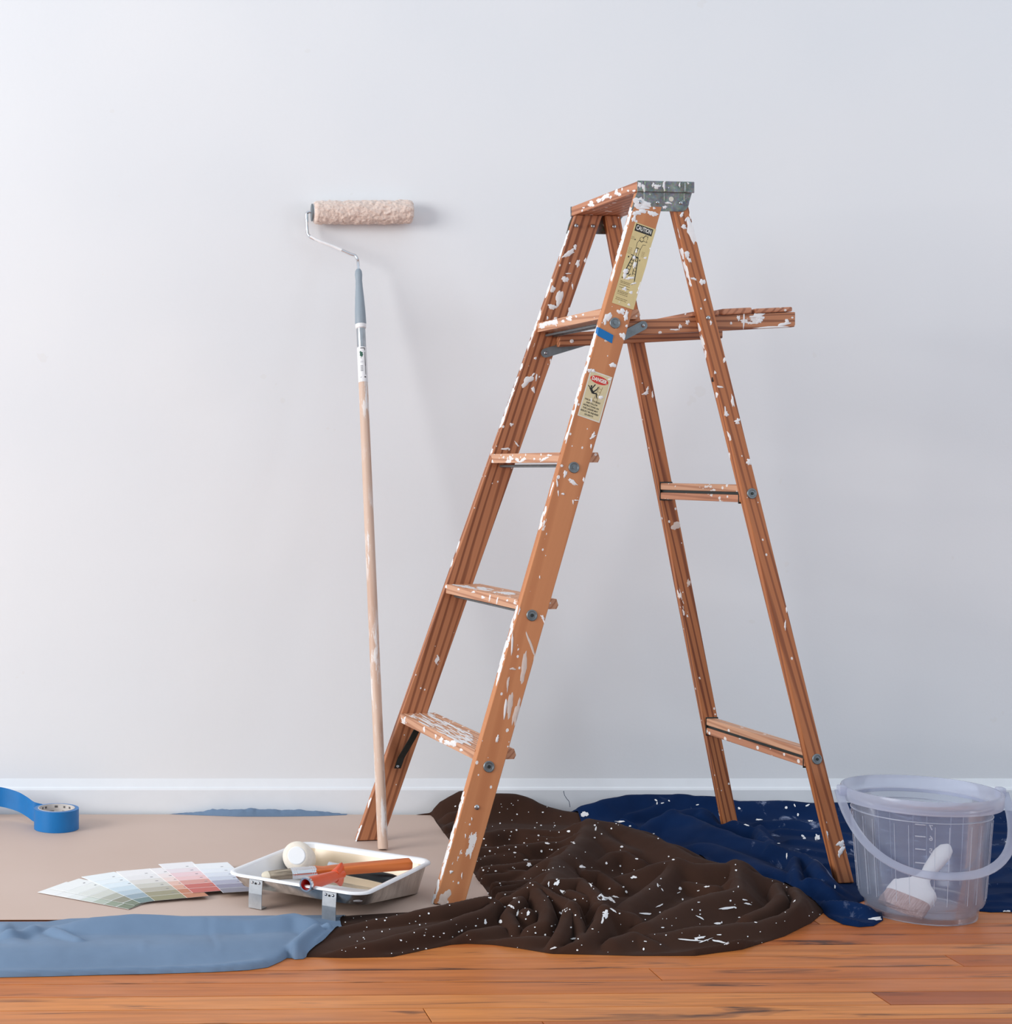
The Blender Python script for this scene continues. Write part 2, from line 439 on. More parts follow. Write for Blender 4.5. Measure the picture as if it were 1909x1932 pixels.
fl = mesh_obj('floor', [(-2.0, .5, -.05), (4.2, .5, -.05), (4.2, 4.1, -.05), (-2.0, 4.1, -.05), (-2.0, .5, -.0105), (4.2, .5, -.0105), (4.2, 4.1, -.0105), (-2.0, 4.1, -.0105)], HEXF, M['subfloor'])
tag(fl, 'reddish brown oak strip floor with a worn gloss', 'floor', kind='structure')
PW = 0.066
random.seed(11)
plank_mesh = {}
for L in (0.85, 1.3, 1.75, 2.3):
    o = box('plank', (-L / 2 + .0008, -PW / 2 + .0010, -.011), (L / 2 - .0008, PW / 2 - .0010, 0), M['floor'], None, (0, 0, 1), bevel=0.0007)
    plank_mesh[L] = (o.data, o.location.copy()); COL.objects.unlink(o); bpy.data.objects.remove(o)
ang = math.radians(1.2); ca, sa = math.cos(ang), math.sin(ang)
rows = int(3.3 / PW)
row0 = 0.78
for r in range(rows):
    y = row0 + r * PW
    x = -1.75 - random.random() * 0.8
    while x < 3.9:
        L = random.choice(list(plank_mesh))
        me, dl = plank_mesh[L]
        o = bpy.data.objects.new('plank', me)
        xc = x + L / 2
        px, py = xc * ca - (y - 2.4) * sa, 2.4 + xc * sa + (y - 2.4) * ca
        if py + .06 < 4.06 and xc < 4.1:
            link(o, fl); o.location = Vector((px, py, 0)) + dl; o.rotation_euler = (0, 0, ang)
        x += L

# ------------------------------------------------------------------ step ladder (local x: front to rear, local y: away from the viewer)
LX0, LY0, LTH = 0.5868, 3.4865, 0.1326
LT, LWB, LS, LD, LK = 0.3337, 0.5709, 0.0834, 0.0621, 0.0197
LU, LT2, LWR, LS2, LD2 = 0.8831, 0.2315, 0.4819, 0.0532, 0.0349
LZB, LSP = 0.2699, 0.298
CAPH, CAPU0, CAPW = 1.4617, 0.3337 * 1.4617 - 0.0106, 0.1225
FOOT = 0.006
ladder = empty('step_ladder', (LX0, LY0, 0), LTH)
tag(ladder, 'worn wooden folding step ladder spattered with white paint', 'ladder')
LMAT = Matrix.Translation((LX0, LY0, 0)) @ Matrix.Rotation(LTH, 4, 'Z')
LINV = LMAT.inverted()
def lray(px, py, p0, nrm):                   # the ladder-space point of a plane seen at a pixel
    o = LINV @ Vector((0, 0, CAMH)); d = (LINV.to_3x3() @ Vector(((px - CX) / FPX, 1, -(py - YH) / FPX)))
    nrm = Vector(nrm); k = (Vector(p0) - o).dot(nrm) / d.dot(nrm)
    return o + d * k
def vfront(z): return LWB / 2 - LS * z
def vrear(z): return LWR / 2 - LS2 * z
def rail(name, side, front, z1, mat):
    c = []
    for z in (FOOT, z1):
        vo = (vfront(z) if front else vrear(z)); vi = vo - LK
        u0 = LT * z if front else LU - LT2 * z
        u1 = u0 + (LD if front else LD2)
        a, b = (-vo, -vi) if side > 0 else (vi, vo)
        c += [(u0, a, z), (u1, a, z), (u1, b, z), (u0, b, z)]
    ax = (LT, side * LS, 1) if front else (-LT2, side * LS2, 1)
    return hexa(name, c, mat, ladder, ax, bevel=0.0016)
CZ = CAPH - 0.022
front_near = rail('front_rail', 1, True, CZ, M['wood_plain'])
front_far = rail('front_rail', -1, True, CZ, M['wood_stripe'])
rear_near = rail('rear_rail', 1, False, CZ, M['wood_rear'])
rear_far = rail('rear_rail', -1, False, CZ, M['wood_rear'])

# steps: ribbed treads
for k in range(4):
    zt = LZB + k * LSP + 0.031; zb_ = zt - 0.0205
    u0 = LT * (zt - .01) + 0.0015; u1 = u0 + 0.082
    half = vfront(zt) - LK + 0.004
    pr = [(u0, zb_), (u1, zb_), (u1 + .004, zb_ + .008), (u1, zt)]
    ng = 9
    for g in range(ng):
        uc = u1 - (g + .7) * (u1 - u0) / (ng + .4)
        pr += [(uc + .0016, zt), (uc + .0008, zt - .0016), (uc - .0008, zt - .0016), (uc - .0016, zt)]
    pr += [(u0, zt)]
    n = len(pr); c0 = Vector((u0 + .04, 0, zt - .01))
    R = frame_from((0, 1, 0), (1, 0, 0)); Ri = R.transposed()
    vv = [Ri @ (Vector((u, s * half, z)) - c0) for s in (-1, 1) for u, z in pr]
    ff = [(i, (i + 1) % n, n + (i + 1) % n, n + i) for i in range(n)] + [tuple(range(n)), tuple(range(n, 2 * n))]
    st = mesh_obj('step', vv, ff, M['wood_step'], ladder)
    st.matrix_basis = Matrix.Translation(c0) @ R.to_4x4()
    # truss rod under the tread
    if k > 0:
        zr = zb_ - 0.007
        tube('truss_rod', [(u0 + .022, -half - .002, zr), (u0 + .022, half + .002, zr)], 0.0032, M['steel_dull'], ladder, 8)
        if k == 3: tube('truss_rod', [(u0 + .04, -half - .002, zr - .001), (u0 + .04, half + .002, zr - .001)], 0.003, M['steel_dull'], ladder, 8)
    # washer and rod end on the outer face of each front rail
    z = LZB + k * LSP
    for side in (1, -1):
        p = Vector((LT * z + 0.0308, -side * vfront(z), z)); ax = Vector((0, -side, LS)).normalized()
        wsh = lathe('washer', [(0.0, -.001), (0.0115, -.001), (0.0115, .0012), (0.0105, .0022), (0.0085, .0022), (0.0075, .0012), (0.0052, .0012), (.005, .002), (0.0, .002)], M['steel_dull'], ladder, 24, p, ax)
        lathe('rod_end', [(0.0, .0), (0.0038, .0), (0.0034, .0032), (0.0018, .0034), (0, .0026)], M['dark_metal'] if k < 2 else M['steel_dull'], wsh, 12, (0, 0, 0))
# rivet low on the near front rail
def rivet(p, ax, r=.0042, parent=None, mat=None):
    return lathe('rivet', [(0.0, -.001), (r, -.001), (r, .0006), (r * .8, .0018), (r * .4, .0026), (0, .0028)], mat or M['steel'], parent or ladder, 14, p, ax)
rivet((LT * .191 + .030, -vfront(.191), .191), (0, -1, LS), .0052)
# braces under the lowest step
zb_ = LZB + .0105
for side in (1, -1):
    v0 = side * (vfront(LZB) - LK - .0015)
    pts = [(LT * .17 + .034, -side * 0 + -v0, .176), (LT * .19 + .036, -v0, .200), (LT * .235 + .040, -v0 + side * .020, .245), (LT * .262 + .044, -v0 + side * .034, zb_ - .001)]
    vv = []
    for i, p in enumerate(pts):
        p = Vector(p)
        for du in (-.0075, .0075):
            vv += [p + Vector((du, 0, 0)), p + Vector((du, side * .0022, -.0008))]
    ff = []
    for i in range(3):
        a = i * 4; b = a + 4
        ff += [(a, a + 2, b + 2, b), (a + 1, b + 1, b + 3, a + 3), (a, b, b + 1, a + 1), (a + 2, a + 3, b + 3, b + 2)]
    ff += [(0, 1, 3, 2), (12, 14, 15, 13)]
    br = mesh_obj('step_brace', vv, ff, M['dark_metal'], ladder)
    rivet(Vector(pts[0]) + Vector((0, side * .003, .004)), (0, side, 0), .0036, br)

# rungs of the rear frame: two strips with a rod in the groove between them
for zr in (0.2616, 0.8118):
    u0 = LU - LT2 * zr + .002; half = vrear(zr) - LK + .002
    for dz0, dz1 in ((.003, .0185), (-.0185, -.003)):
        box('rung_strip', (u0, -half, zr + dz0), (u0 + .027, half, zr + dz1), M['wood_step'] if dz0 > 0 else M['wood_cap'], ladder, (0, 1, 0), (1, 0, 0), .002)
    box('rung_rod', (u0 + .003, -half, zr - .0032), (u0 + .024, half, zr + .0032), M['dark_metal'], ladder, (0, 1, 0), (1, 0, 0), .0006)
    for side in (1, -1):
        vi = vrear(zr) - LK
        y0, y1 = sorted((-side * vi, -side * (vi - .0022)))
        box('rung_plate', (u0 - .0015, y0, zr - .0215), (u0 + .029, y1, zr + .0215), M['dark_metal'], ladder, (0, 1, 0), (1, 0, 0), .0005)
        p = Vector((LU - LT2 * zr + LD2 * .55, -side * vrear(zr), zr)); ax = (0, -side, LS2)
        wsh = lathe('washer', [(0.0, -.001), (0.011, -.001), (0.011, .0012), (0.010, .0022), (0.008, .0022), (0.007, .0012), (0.0052, .0012), (.005, .002), (0.0, .002)], M['steel_dull'], ladder, 24, p, ax)
        lathe('rod_end', [(0.0, .0), (0.0036, .0), (0.003, .0032), (0, .0034)], M['dark_metal'], wsh, 12)

# top cap and its end brackets
vt = LWB / 2 - LS * CAPH + 0.004
box('top_cap', (CAPU0, -vt, CAPH - .0215), (CAPU0 + CAPW, vt, CAPH), M['wood_cap'], ladder, (0, 1, 0), (1, 0, 0), .0025)
for side in (1, -1):
    def ys(a, b): return sorted((-side * a, -side * b))
    y0, y1 = ys(vt + .0006, vt + .0042)
    up = box('cap_bracket', (CAPU0 - .0005, y0, CAPH - .0225), (CAPU0 + CAPW + .002, y1, CAPH + .0006), M['galv'], ladder, (0, 1, 0), (1, 0, 0), .0012)
    # lower plate with rounded lower rear corner
    zl = CAPH - .0615
    cz, r = zl + .020, .020
    pr = [(CAPU0 - .012, zl), (CAPU0 + CAPW - .008 - r * .9, zl)]
    for i in range(1, 7):
        a = -PI / 2 + (PI / 2) * i / 6
        pr.append((CAPU0 + CAPW - .008 - r * .9 + r * math.cos(a) * .9, cz + r * math.sin(a)))
    pr += [(CAPU0 + CAPW - .002, CAPH - .0225), (CAPU0 + .001, CAPH - .0225), (CAPU0 - .006, CAPH - .040)]
    y0, y1 = ys(vt - .0022, vt + .0004)
    n = len(pr)
    pl = mesh_obj('bracket_plate', [(u, y, z) for y in (y0, y1) for u, z in pr], [(i, (i + 1) % n, n + (i + 1) % n, n + i) for i in range(n)] + [tuple(range(n)), tuple(range(n, 2 * n))], M['galv'], ladder)
    for uu in (.016, .060, .104):
        yy = -side * (vt + .0042)
        tube('bracket_rib', [(CAPU0 + uu, yy, CAPH - .002), (CAPU0 + uu, yy, CAPH - .021)], .0022, M['galv'], ladder, 8)
        yy = -side * (vt + .0002)
        tube('bracket_rib', [(CAPU0 + uu, yy, CAPH - .0235), (CAPU0 + uu, yy, CAPH - .040)], .0020, M['galv'], ladder, 8, )
    for uu in (.006, .045, .096):
        rivet((CAPU0 + uu, -side * (vt + .0004), CAPH - .0435), (0, -side, 0), .0042, pl)
        rivet((CAPU0 + uu - .004, side * (-(vt - .0022 - LK - .003)) , CAPH - .047), (0, side, 0), .0046, pl)
    if side > 0:
        lathe('bracket_dot', [(0, 0), (.0052, 0), (.0050, .0007), (0, .0008)], M['cream_edge'], pl, 16, (CAPU0 + .075, -(vt + .0004), CAPH - .036), (0, -1, 0))

# fold-out pail shelf: two long bars and cross slats
BU0, BU1, BSL = 0.441, 0.834, 0.060
def bar_z(u): return 1.1400 + (u - BU0) * BSL
for name, vm in (('near', .150), ('far', -.156)):
    z0, z1 = bar_z(BU0), bar_z(BU1)
    a, b = -vm - .009, -vm + .009
    hexa('shelf_bar', [(BU0, a, z0), (BU0, b, z0), (BU0, b, z0 + .0315), (BU0, a, z0 + .0315), (BU1, a, z1), (BU1, b, z1), (BU1, b, z1 + .0315), (BU1, a, z1 + .0315)], M['wood_bar'], ladder, (1, 0, BSL), (0, 1, 0), .002)
for k, (ua, ub, th) in enumerate(((.60, .662, .010), (.668, .735, .013), (.742, .826, .010))):
    za, zb2 = bar_z(ua) + .0325, bar_z(ub) + .0325
    hexa('shelf_slat', [(ua, -.162, za), (ua, .168, za), (ub, .168, zb2), (ub, -.162, zb2), (ua, -.162, za + th), (ua, .168, za + th), (ub, .168, zb2 + th), (ub, -.162, zb2 + th)], M['wood_cap'], ladder, (0, 1, 0), (1, 0, 0), .003)
rivet((.470 , .1475, 1.153), (0, -1, 0), .0046, None, M['white_paint'])
rivet((LU - LT2 * 1.178 + .018, -vrear(1.178), 1.178), (0, -1, 0), .0048)
# spreader links
def strap(pa, pb, wdt, y, th, name='spreader_link'):
    a, b = Vector(pa), Vector(pb); d = (b - a).normalized(); nrm = Vector((-d.y, d.x))
    pts = []
    for c, s in ((a, 1), (b, -1)):
        for i in range(9):
            t = PI / 2 + PI * i / 8
            q = c + (d * math.cos(t) * s + nrm * math.sin(t) * s) * wdt / 2
            pts.append(q)
    n = len(pts)
    o = mesh_obj(name, [(q.x, yy, q.y) for yy in (y, y + th) for q in pts], [(i, (i + 1) % n, n + (i + 1) % n, n + i) for i in range(n)] + [tuple(range(n)), tuple(range(n, 2 * n))], M['steel_dull'], ladder)
    rivet((a.x, y, a.y), (0, -1, 0), .004, o); rivet((b.x, y, b.y), (0, -1, 0), .004, o)
    return o
strap((.4931, 1.1620), (.418, 1.124), .019, -.1625, .002)
strap((.4155, 1.1270), (.520, 1.158), .021, .1655, .002)
# nail hole on the near rear rail edge
box('nail_hole', (LU - LT2 * 1.052 - .0006, -.1775, 1.045), (LU - LT2 * 1.052 + .002, -.1725, 1.060), M['hole'], ladder, bevel=0)

# ---- dried paint splashes lying on the wooden faces
def blob_shape(rng, n, rx, ry, ang, rough):
    ph = [rng.uniform(0, 6.28) for _ in range(4)]; am = [rng.uniform(.3, 1) for _ in range(4)]
    out = []
    for i in range(n):
        a = 2 * PI * i / n
        r = 1 + rough * (am[0] * math.sin(2 * a + ph[0]) * .35 + am[1] * math.sin(3 * a + ph[1]) * .45 + am[2] * math.sin(5 * a + ph[2]) * .4 + am[3] * math.sin(8 * a + ph[3]) * .3)
        x, y = rx * r * math.cos(a), ry * r * math.sin(a)
        out.append((x * math.cos(ang) - y * math.sin(ang), x * math.sin(ang) + y * math.cos(ang)))
    return out
def splashes(host, p0, nrm, blobs, clip=None, mat='white_paint', seed=1, th=.0007, name='paint_splash'):
    rng = random.Random(seed); V, F = [], []
    nrm = Vector(nrm).normalized()
    for b in blobs:
        px, py, rx, ry = b[:4]; ang = math.radians(b[4]) if len(b) > 4 else 0; rough = b[5] if len(b) > 5 else .55
        n = 22; sh = blob_shape(rng, n, rx, ry, ang, rough)
        base = len(V)
        def put(q, h):
            p = lray(px + q[0], py + q[1], p0, nrm)
            if clip: p = clip(p)
            V.append(p + nrm * h)
        for q in sh: put(q, .0001)
        for q in sh: put((q[0] * .86, q[1] * .86), th)
        put((0, 0), th * 1.3)
        for i in range(n):
            j = (i + 1) % n
            F.append((base + i, base + j, base + n + j, base + n + i)); F.append((base + n + i, base + n + j, base + 2 * n))
    inv = host.matrix_basis.inverted()
    o = mesh_obj(name, [inv @ v for v in V], F, M[mat], host, smooth=True, auto=70)
    o['kind'] = 'stuff'
    return o
def cu(lo, hi):                               # keep a splash on its face: clamp u between the rail's edges
    def f(p):
        p.x = min(max(p.x, lo(p.z) + .0006), hi(p.z) - .0006); return p
    return f
clipF = cu(lambda z: LT * z, lambda z: LT * z + LD)
clipR = cu(lambda z: LU - LT2 * z, lambda z: LU - LT2 * z + LD2)
def clipv(lo, hi):
    def f(p):
        p.y = min(max(p.y, lo(p.z) + .0006), hi(p.z) - .0006); return p
    return f
nNF = (0, -1, LS); pNF = (0, -LWB / 2, 0)
splashes(front_near, pNF, nNF, [(1231, 403, 9, 5, 15), (1200, 403, 7, 4, 0), (1210, 399, 12, 3.5, 0), (1196, 412, 3, 8, 15), (1147, 598, 6, 9, 20), (1141, 607, 3, 6), (1172, 588, 8, 5, 20), (1181, 596, 4, 9, 15), (1175, 634, 7, 5, 50), (1182, 615, 2, 3), (1156, 689, 7, 4), (1066, 894, 3, 7, 10), (1081, 910, 9, 3.5, 35), (1075, 906, 3, 2), (1051, 911, 1.6, 8, -8), (1053, 930, 1.2, 5, -6), (1062, 932, 3.5, 1.8, 20), (1118, 825, 6, 2, -30), (1119, 820, 2, 6, 30), (1115, 842, 1.4, 5), (1081, 947, 1.4, 4), (1087, 944, 4, 1.2), (1060, 879, 2.5, 2.5), (1056, 878, 2, 2), (1101, 905, 2, 4), (1024, 1166, 2.6, 6, -30), (1027, 1174, 1.5, 5, -25), (977, 1153, 4, 7, 25), (966, 1214, 1.8, 22, 2, .25), (938, 1394, 2.6, 7, 15), (953, 1337, 2.4, 20, 6, .3), (1018, 1089, 1, 3), (878, 1577, 1, 4), (890, 1545, 1, 3), (851, 1645, 3, 3), (871, 1652, 1, 5), (1178, 545, 5, 4), (1190, 552, 4, 3), (1207, 540, 3, 9, 18), (1186, 575, 2.5, 3)], clipF, seed=3)
splashes(front_near, pNF, nNF, [(839, 1694, 9, 15, 20, .5), (834, 1703, 8, 6), (1001, 1216, 2.2, 26, -20, .3), (1006, 1258, 2.4, 24, 8, .3), (974, 1345, 5, 26, 14, .4), (988, 1260, 5, 30, 8, .4), (962, 1330, 5, 24, 10, .4), (1144, 641, 4, 4), (958, 1290, 2, 14, 5), (967, 1262, 6, 2)], clipF, 'thin_paint', seed=5, th=.0004, name='paint_smear')
def ex(y): return float(np.interp(y, [400, 800, 1040, 1320, 1708], [1191, 1075, 1006, 926, 817]))
rng = random.Random(8); eb = []
for y0, y1, dens, wd in ((398, 480, 1.0, 4.2), (480, 560, .6, 2.6), (630, 705, .9, 4), (705, 840, .8, 3.4), (955, 1030, .25, 2.2), (1150, 1185, .8, 3), (1190, 1292, 1.6, 3.2), (1330, 1480, .25, 2), (1500, 1650, 1.3, 2.6), (1650, 1705, .5, 3)):
    y = y0
    while y < y1:
        ln = rng.uniform(5, 17)
        if rng.random() < dens: eb.append((ex(y) + rng.uniform(-2.5, 2.5) - (1.5 if y > 1480 else 0), y, wd * rng.uniform(.6, 1.1), ln, 15, .5))
        y += ln * 1.25
clipE = clipv(lambda z: -vfront(z), lambda z: -vfront(z) + LK)
splashes(front_near, (0, 0, 0), (-1, 0, LT), eb, clipE, seed=9, th=.0005)
nFF = (0, -1, -LS); pFF = (0, LWB / 2 - LK, 0)
splashes(front_far, pFF, nFF, [(1073, 478, 13, 4.5, -32), (1085, 466, 3, 5), (1090, 497, 3.5, 7, 15), (1105, 492, 3, 5), (1066, 527, 6, 6), (1072, 516, 5, 1.2), (1080, 540, 1.5, 5), (1055, 562, 6.5, 15, 10, .3), (1042, 579, 8, 5, 10), (1042, 545, 5, 7), (995, 719, 14, 6, -40), (1006, 707, 5, 1.5, -50), (1012, 712, 1.5, 7, 10), (1006, 735, 3.5, 5, -10), (1049, 603, 5, 4), (1033, 600, 2, 3), (1074, 583, 2, 3), (1039, 681, 2, 4), (965, 801, 4, 2.5, 20), (975, 838, 1.5, 6, -40), (953, 847, 8, 2), (1010, 676, 2.5, 2.5)], clipF, seed=12)
def exf(y): return float(np.interp(y, [412, 800, 1040, 1320, 1590], [1081, 946, 860.5, 762.5, 671]))
eb = []
for y0, y1, dens, wd in ((440, 640, .8, 2), (650, 800, .8, 2), (800, 860, .35, 1.6), (1000, 1100, .3, 1.5), (1480, 1560, .5, 1.6), (1565, 1592, 1.5, 2.6)):
    y = y0
    while y < y1:
        ln = rng.uniform(5, 15)
        if rng.random() < dens: eb.append((exf(y), y, wd * rng.uniform(.7, 1.1), ln, 18, .5))
        y += ln * 1.4
splashes(front_far, (0, 0, 0), (-1, 0, LT), eb, clipv(lambda z: vfront(z) - LK, lambda z: vfront(z)), seed=13, th=.0005)
nRN = (0, -1, LS2); pRN = (0, -LWR / 2, 0)
splashes(rear_near, pRN, nRN, [(1305, 436, 8, 24, -12, .4), (1286, 405, 3, 5, 30), (1290, 428, 5, 4), (1303, 405, 3, 7, -15), (1294, 414, 1.5, 4, 25), (1293, 481, 10, 5, -20), (1300, 490, 6, 3, 60), (1325, 532, 5, 6), (1308, 526, 7, 2, 10), (1358, 730, 7, 1.8, 8, .2), (1370, 781, 4, 5), (1368, 775, 1.6, 8), (1391, 795, 5, 5), (1367, 679, 3, 5, 30), (1382, 757, 2.5, 12, -8), (1349, 703, 2, 3), (1413, 872, 6, 5, 20), (1586, 1592, 7, 6), (1588, 1604, 4, 9, 20), (1583, 1610, 2.2, 7), (1560, 1575, 2.2, 8, -8), (1481, 1180, 1.6, 8), (1330, 566, 2, 2), (1341, 609, 2, 4), (1484, 1150, 2, 5)], clipR, seed=15)
splashes(rear_near, (LU, 0, 0), (-1, 0, -LT2), [(1287, 478, 3, 12, -14), (1295, 510, 3.5, 18, -14), (1302, 534, 2, 8, -14), (1282, 440, 2, 12, -12), (1319, 618, 2, 10, -14), (1325, 645, 3, 14, -14), (1331, 668, 2, 8), (1352, 745, 2, 6), (1376, 860, 1.5, 6)], clipv(lambda z: -vrear(z), lambda z: -vrear(z) + LK), seed=16, th=.0005)
splashes(rear_far, (0, LWR / 2 - LK, 0), (0, -1, -LS2), [(1218, 742, 6, 3, -10), (1221, 735, 2, 6, 25), (1231, 745, 1.5, 7, -8)], clipR, seed=17)
splashes(rear_far, (0, LWR / 2 - LK, 0), (0, -1, -LS2), [(1275, 992, 9, 7, -40, .4), (1299, 1100, 3, 7)], clipR, 'thin_paint', seed=18, th=.0004, name='paint_smear')
cap = [o for o in ladder.children if o.name.startswith('top_cap')][0]
splashes(cap, (CAPU0, 0, 0), (-1, 0, 0), [(1115, 385, 6, 5, -20), (1130, 378, 5, 4, -30), (1141, 372, 8, 4, -40), (1146, 369, 3, 5), (1163, 363, 4, 5), (1169, 367, 3, 3), (1152, 372, 2, 3), (1185, 360, 2, 2), (1101, 392, 2, 1.5), (1196, 360, 3, 2)], None, seed=19)
bars = [o for o in ladder.children if o.name.startswith('shelf_bar')]
splashes(bars[0], (0, -.159, 0), (0, -1, 0), [(1430, 597, 13, 6, -5), (1432, 605, 6, 5), (1403, 605, 1.6, 16, 2, .2), (1393, 600, 3, 5), (1478, 612, 11, 3.5, -15), (1484, 607, 4, 5), (1297, 608, 4, 4), (1283, 616, 3, 4), (1455, 617.5, 34, 1.6, -3, .3), (1273, 622, 9, 1.6), (1379, 610, 2, 3)], None, seed=20)
plates = [o for o in ladder.children if o.name.startswith('bracket_plate')]
splashes(plates[0], (0, -(vt + .0005), 0), (0, -1, 0), [(1205, 383, 10, 12, 30, .4), (1219, 386, 9, 6, 20), (1213, 392, 10, 4), (1261, 383, 6, 2, 10), (1254, 391, 4, 3), (1234, 393, 3, 2)], None, seed=21)
upb = [o for o in ladder.children if o.name.startswith('cap_bracket')]
splashes(upb[0], (0, -(vt + .0044), 0), (0, -1, 0), [(1207, 349, 4, 5), (1239, 352, 7, 4, -20), (1232, 349, 2.5, 4, 15), (1253, 350, 3, 9, 4), (1282, 349, 1.4, 5), (1215, 354, 4, 7), (1298, 346, 2, 2)], None, seed=22)
stps = [o for o in ladder.children if o.name.startswith('step') and not o.name.startswith('step_')]
def stepface(k, bl, seed):
    z = LZB + k * LSP + .021
    zt = LZB + k * LSP + 0.031
    u0 = LT * (zt - .01) + 0.0015
    splashes(stps[k], (u0, 0, 0), (-1, 0, 0), bl, (lambda p, zt=zt: Vector((p.x, p.y, min(max(p.z, zt - .020), zt - .0005)))), seed=seed)
stepface(3, [(1024, 614, 8, 5, -15), (1036, 609, 9, 4, -15), (1046, 608, 7, 5), (1074, 601, 6, 4), (1062, 606, 3, 3), (1100, 594, 2, 2), (1087, 597, 2, 2)], 30)
stepface(2, [(976, 868, 5, 3, 40), (986, 868, 7, 3, -40), (1027, 866, 8, 2.5, -30), (1036, 859, 4, 2), (929, 871, 2, 3), (1008, 866, 2, 2), (950, 863, 2, 2)], 31)
stepface(1, [(911, 1127, 3, 3), (924, 1128, 1.4, 6, 10), (938, 1133, 1.2, 7, 15), (865, 1112, 2, 2), (893, 1117, 3, 2), (841, 1108, 2, 4, 20), (957, 1133, 2, 2)], 32)
stepface(0, [(763, 1358, 2, 6, 5), (832, 1397, 4, 6), (845, 1402, 8, 5, 25), (856, 1402, 6, 6), (800, 1376, 2, 5), (822, 1389, 1.5, 4), (870, 1415, 3, 3)], 33)
def steptop(k, bl, seed):
    zt = LZB + k * LSP + 0.031
    splashes(stps[k], (0, 0, zt), (0, 0, 1), bl, None, seed=seed, th=.0004)
def cells(seed, quad, n, r, ang):
    rg = random.Random(seed); o = []
    for _ in range(n):
        a, b = rg.random(), rg.random()
        p = [(1 - a) * ((1 - b) * quad[0][i] + b * quad[3][i]) + a * ((1 - b) * quad[1][i] + b * quad[2][i]) for i in (0, 1)]
        o.append((p[0], p[1], rg.uniform(3, r * 1.8), rg.uniform(.5, 1.0), ang, .35))
    return o
steptop(0, cells(3, [(762, 1349), (885, 1408), (893, 1388), (815, 1347)], 80, 7, 27) + [(862, 1397, 13, 3, 27), (848, 1389, 10, 2, 27), (880, 1401, 9, 2.5, 27)], 40)
steptop(1, cells(4, [(850, 1104), (970, 1124), (972, 1120), (893, 1105)], 34, 6, 10), 41)

# ---- labels on the near front rail
a0 = Vector((LT, LS, 1)).normalized(); nf = Vector(nNF).normalized(); e0 = a0.cross(nf).normalized()
if e0.x < 0: e0 = -e0
def railpt(u, z): return Vector((u, -vfront(z), z))
class Face:
    def __init__(s, o, ex, ey, n): s.o, s.ex, s.ey, s.n = o, ex, ey, n
    def p(s, x, y, h): return s.o + s.ex * x + s.ey * y + s.n * h
    def poly(s, name, polys, m, parent, h0, h1):
        V, F = [], []
        for pg in polys:
            b = len(V); n = len(pg)
            V += [s.p(x, y, h0) for x, y in pg] + [s.p(x, y, h1) for x, y in pg]
            F += [(b + i, b + (i + 1) % n, b + n + (i + 1) % n, b + n + i) for i in range(n)] + [tuple(range(b + n, b + 2 * n))]
        return mesh_obj(name, V, F, m, parent)
    def text(s, name, lines, m, parent, h):
        V, F = [], []
        for body, size, x, y, wid, al, bold in lines:
            tv, tf = text_geo(body, size, al, bold)
            if not tv: continue
            x0 = min(q[0] for q in tv); x1 = max(q[0] for q in tv)
            k = wid / (x1 - x0) if wid else 1.0
            b = len(V); V += [s.p(x + q[0] * k, y + q[1], h) for q in tv]; F += [tuple(b + i for i in f) for f in tf]
        me = bpy.data.meshes.new(name); me.from_pydata([tuple(v) for v in V], [], F); me.materials.append(m)
        return link(bpy.data.objects.new(name, me), parent)
def bar2(p, q, w):
    p, q = Vector(p), Vector(q); d = (q - p).normalized(); nn = Vector((-d.y, d.x)) * w / 2
    return [tuple(p + nn), tuple(p - nn), tuple(q - nn), tuple(q + nn)]
def ell(cx, cy, rx, ry, n=24): return [(cx + rx * math.cos(2 * PI * i / n), cy + ry * math.sin(2 * PI * i / n)) for i in range(n)]
def rect(x0, y0, x1, y1): return [(x0, y0), (x1, y0), (x1, y1), (x0, y1)]
# caution label: 49 x 180 mm
o0 = railpt(.414, 1.206)
F1 = Face(o0 + nf * .0003, e0, a0, nf); W1, H1 = .0485, .180
lab = F1.poly('caution_label', [[(0, 0), (W1, .001), (W1 - .0005, .062), (W1 + .0004, .10), (W1 - .001, .14), (W1, H1), (.0008, H1), (.001, .09)]], M['yellow'], ladder, 0, .0004)
lab['label'] = 'yellow caution label with a drawing of a man on a ladder'
F1.poly('label_header', [rect(.004, .162, .0425, .1775)], M['ink'], lab, .0004, .00055)
F1.text('lettering', [('CAUTION', .0135, .0232, .1698, .034, 'CENTER', .0003)], M['white_ink'], lab, .0007)
dr = []
# the climber: head, raised arm, body, legs; the ladder below
dr += [bar2((.031, .160), (.026, .152), .0014), bar2((.036, .160), (.036, .152), .0008), bar2((.031, .160), (.036, .157), .0008)]
hd = ell(.0245, .1495, .0042, .0048, 14)
dr += [bar2(hd[i], hd[(i + 1) % 14], .0007) for i in range(14)]
ln = [((.020, .146), (.017, .139)), ((.017, .139), (.0175, .128)), ((.0175, .128), (.0165, .119)), ((.020, .146), (.025, .143)), ((.025, .143), (.030, .147)), ((.030, .147), (.037, .146)), ((.037, .146), (.035, .150)), ((.030, .139), (.036, .140)), ((.030, .139), (.0275, .128)), ((.0275, .128), (.0265, .119)), ((.0175, .128), (.0275, .128)), ((.022, .128), (.022, .119)), ((.0165, .119), (.0165, .109)), ((.0265, .119), (.0265, .109)), ((.022, .119), (.022, .110))]
dr += [bar2(a, b, .0008) for a, b in ln]
dr += [rect(.019, .1275, .023, .1295)]
dr += [bar2((.0150, .110), (.0285, .1085), .003), bar2((.0155, .108), (.0075, .068), .0018), bar2((.028, .107), (.0335, .060), .0018), bar2((.0205, .107), (.0165, .068), .0011), bar2((.0235, .107), (.0255, .070), .0011)]
